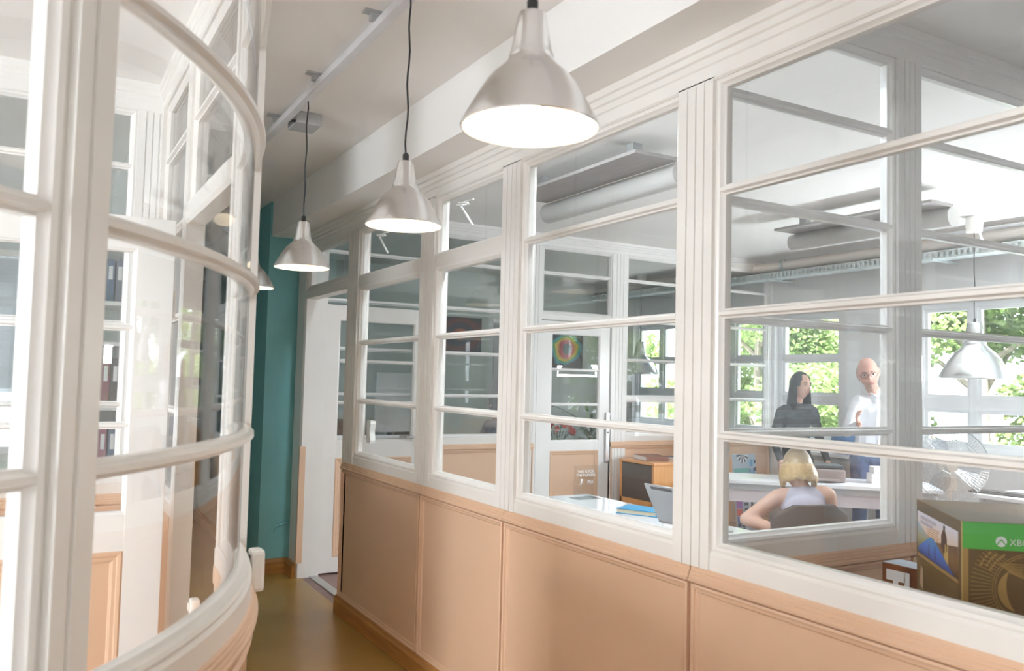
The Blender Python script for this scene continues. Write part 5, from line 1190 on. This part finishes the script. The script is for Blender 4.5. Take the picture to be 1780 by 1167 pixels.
def tree_mesh(seed, nleaf, R, H0, H1):
    g = np.random.default_rng(seed); cl = []
    for k in range(60):
        t = g.random(); z = H0+(H1-H0)*t; rr = R*math.sin(PI*(.18+.75*t))*math.sqrt(g.random()); a = g.random()*2*PI
        cl.append((rr*math.cos(a), rr*math.sin(a), z, .45+.5*g.random()))
    cl = np.array(cl); idx = g.integers(0, len(cl), nleaf); c = cl[idx]
    d = g.normal(size=(nleaf, 3)); d /= np.linalg.norm(d, axis=1)[:, None]
    p = c[:, :3]+d*(c[:, 3]*g.random(nleaf)**.45)[:, None]*np.array([1.1, 1.1, .7])
    u = g.normal(size=(nleaf, 3)); u[:, 2] *= .5; u /= np.linalg.norm(u, axis=1)[:, None]
    w = g.normal(size=(nleaf, 3)); w -= u*(u*w).sum(1)[:, None]; w /= np.linalg.norm(w, axis=1)[:, None]
    s = (.038+.036*g.random(nleaf))[:, None]
    v = np.stack([p-u*s, p+w*s*.75, p+u*s*1.1, p-w*s*.75], 1).reshape(-1, 3)
    me = bpy.data.meshes.new('foliage'); me.vertices.add(len(v)); me.vertices.foreach_set('co', v.ravel())
    me.loops.add(4*nleaf); me.loops.foreach_set('vertex_index', np.arange(4*nleaf)); me.polygons.add(nleaf); me.polygons.foreach_set('loop_start', np.arange(0, 4*nleaf, 4))
    me.update(); me.materials.append(M['leaf']); return me, cl
tm = [tree_mesh(3, 60000, 2.9, 1.6, 8.2), tree_mesh(11, 60000, 2.7, 1.4, 7.6)]
TS = [(13.0, 2.6, 0, 'nearest leafy tree, right outside the broad office window'), (13.4, 8.0, 1, 'leafy tree outside the window behind the dark-haired woman'), (14.0, 13.4, 0, 'leafy tree outside the farther office window'), (18.2, 5.2, 1, 'leafy tree standing behind the first row of trees'), (13.6, -3.0, 0, 'leafy tree outside the near office windows'), (19, 17.5, 1, 'far leafy tree beyond the farthest office'), (18.4, -0.5, 0, 'leafy tree in the back row toward the near side')]
for i, (x, y, k, lab) in enumerate(TS):
    t = empty('tree', (x, y, -3.1), i*1.3); tag(t, lab, 'tree', 'leafy trees outside the offices')
    me, cl = tm[k]
    f = bpy.data.objects.new('foliage', me); COL.objects.link(f); f.parent = t; f['kind'] = 'stuff'
    if i < 2:
        m = MB(); m.tube([(0, 0, 0), (.05, .02, 1.5), (-.04, .05, 3.2), (.02, 0, 5.0), (0, 0, 6.8)], [.22, .17, .14, .09, .03], 10)
        for c in cl[:26]:
            z0 = max(1.2, c[2]-1.0); m.tube([(0, 0, z0), (c[0]*.5, c[1]*.5, z0+.55), (c[0], c[1], c[2])], [.06, .035, .012], 6)
        tr = MB.build(m, 'trunk', M['bark'], None, smooth=50); L = Vector(tr.location); tr.parent = t; tr.location = L
        if i == 0: tr0 = tr
        else: tr1 = tr
    else:
        tr = (tr0, tr1)[k].copy(); COL.objects.link(tr); tr.parent = t
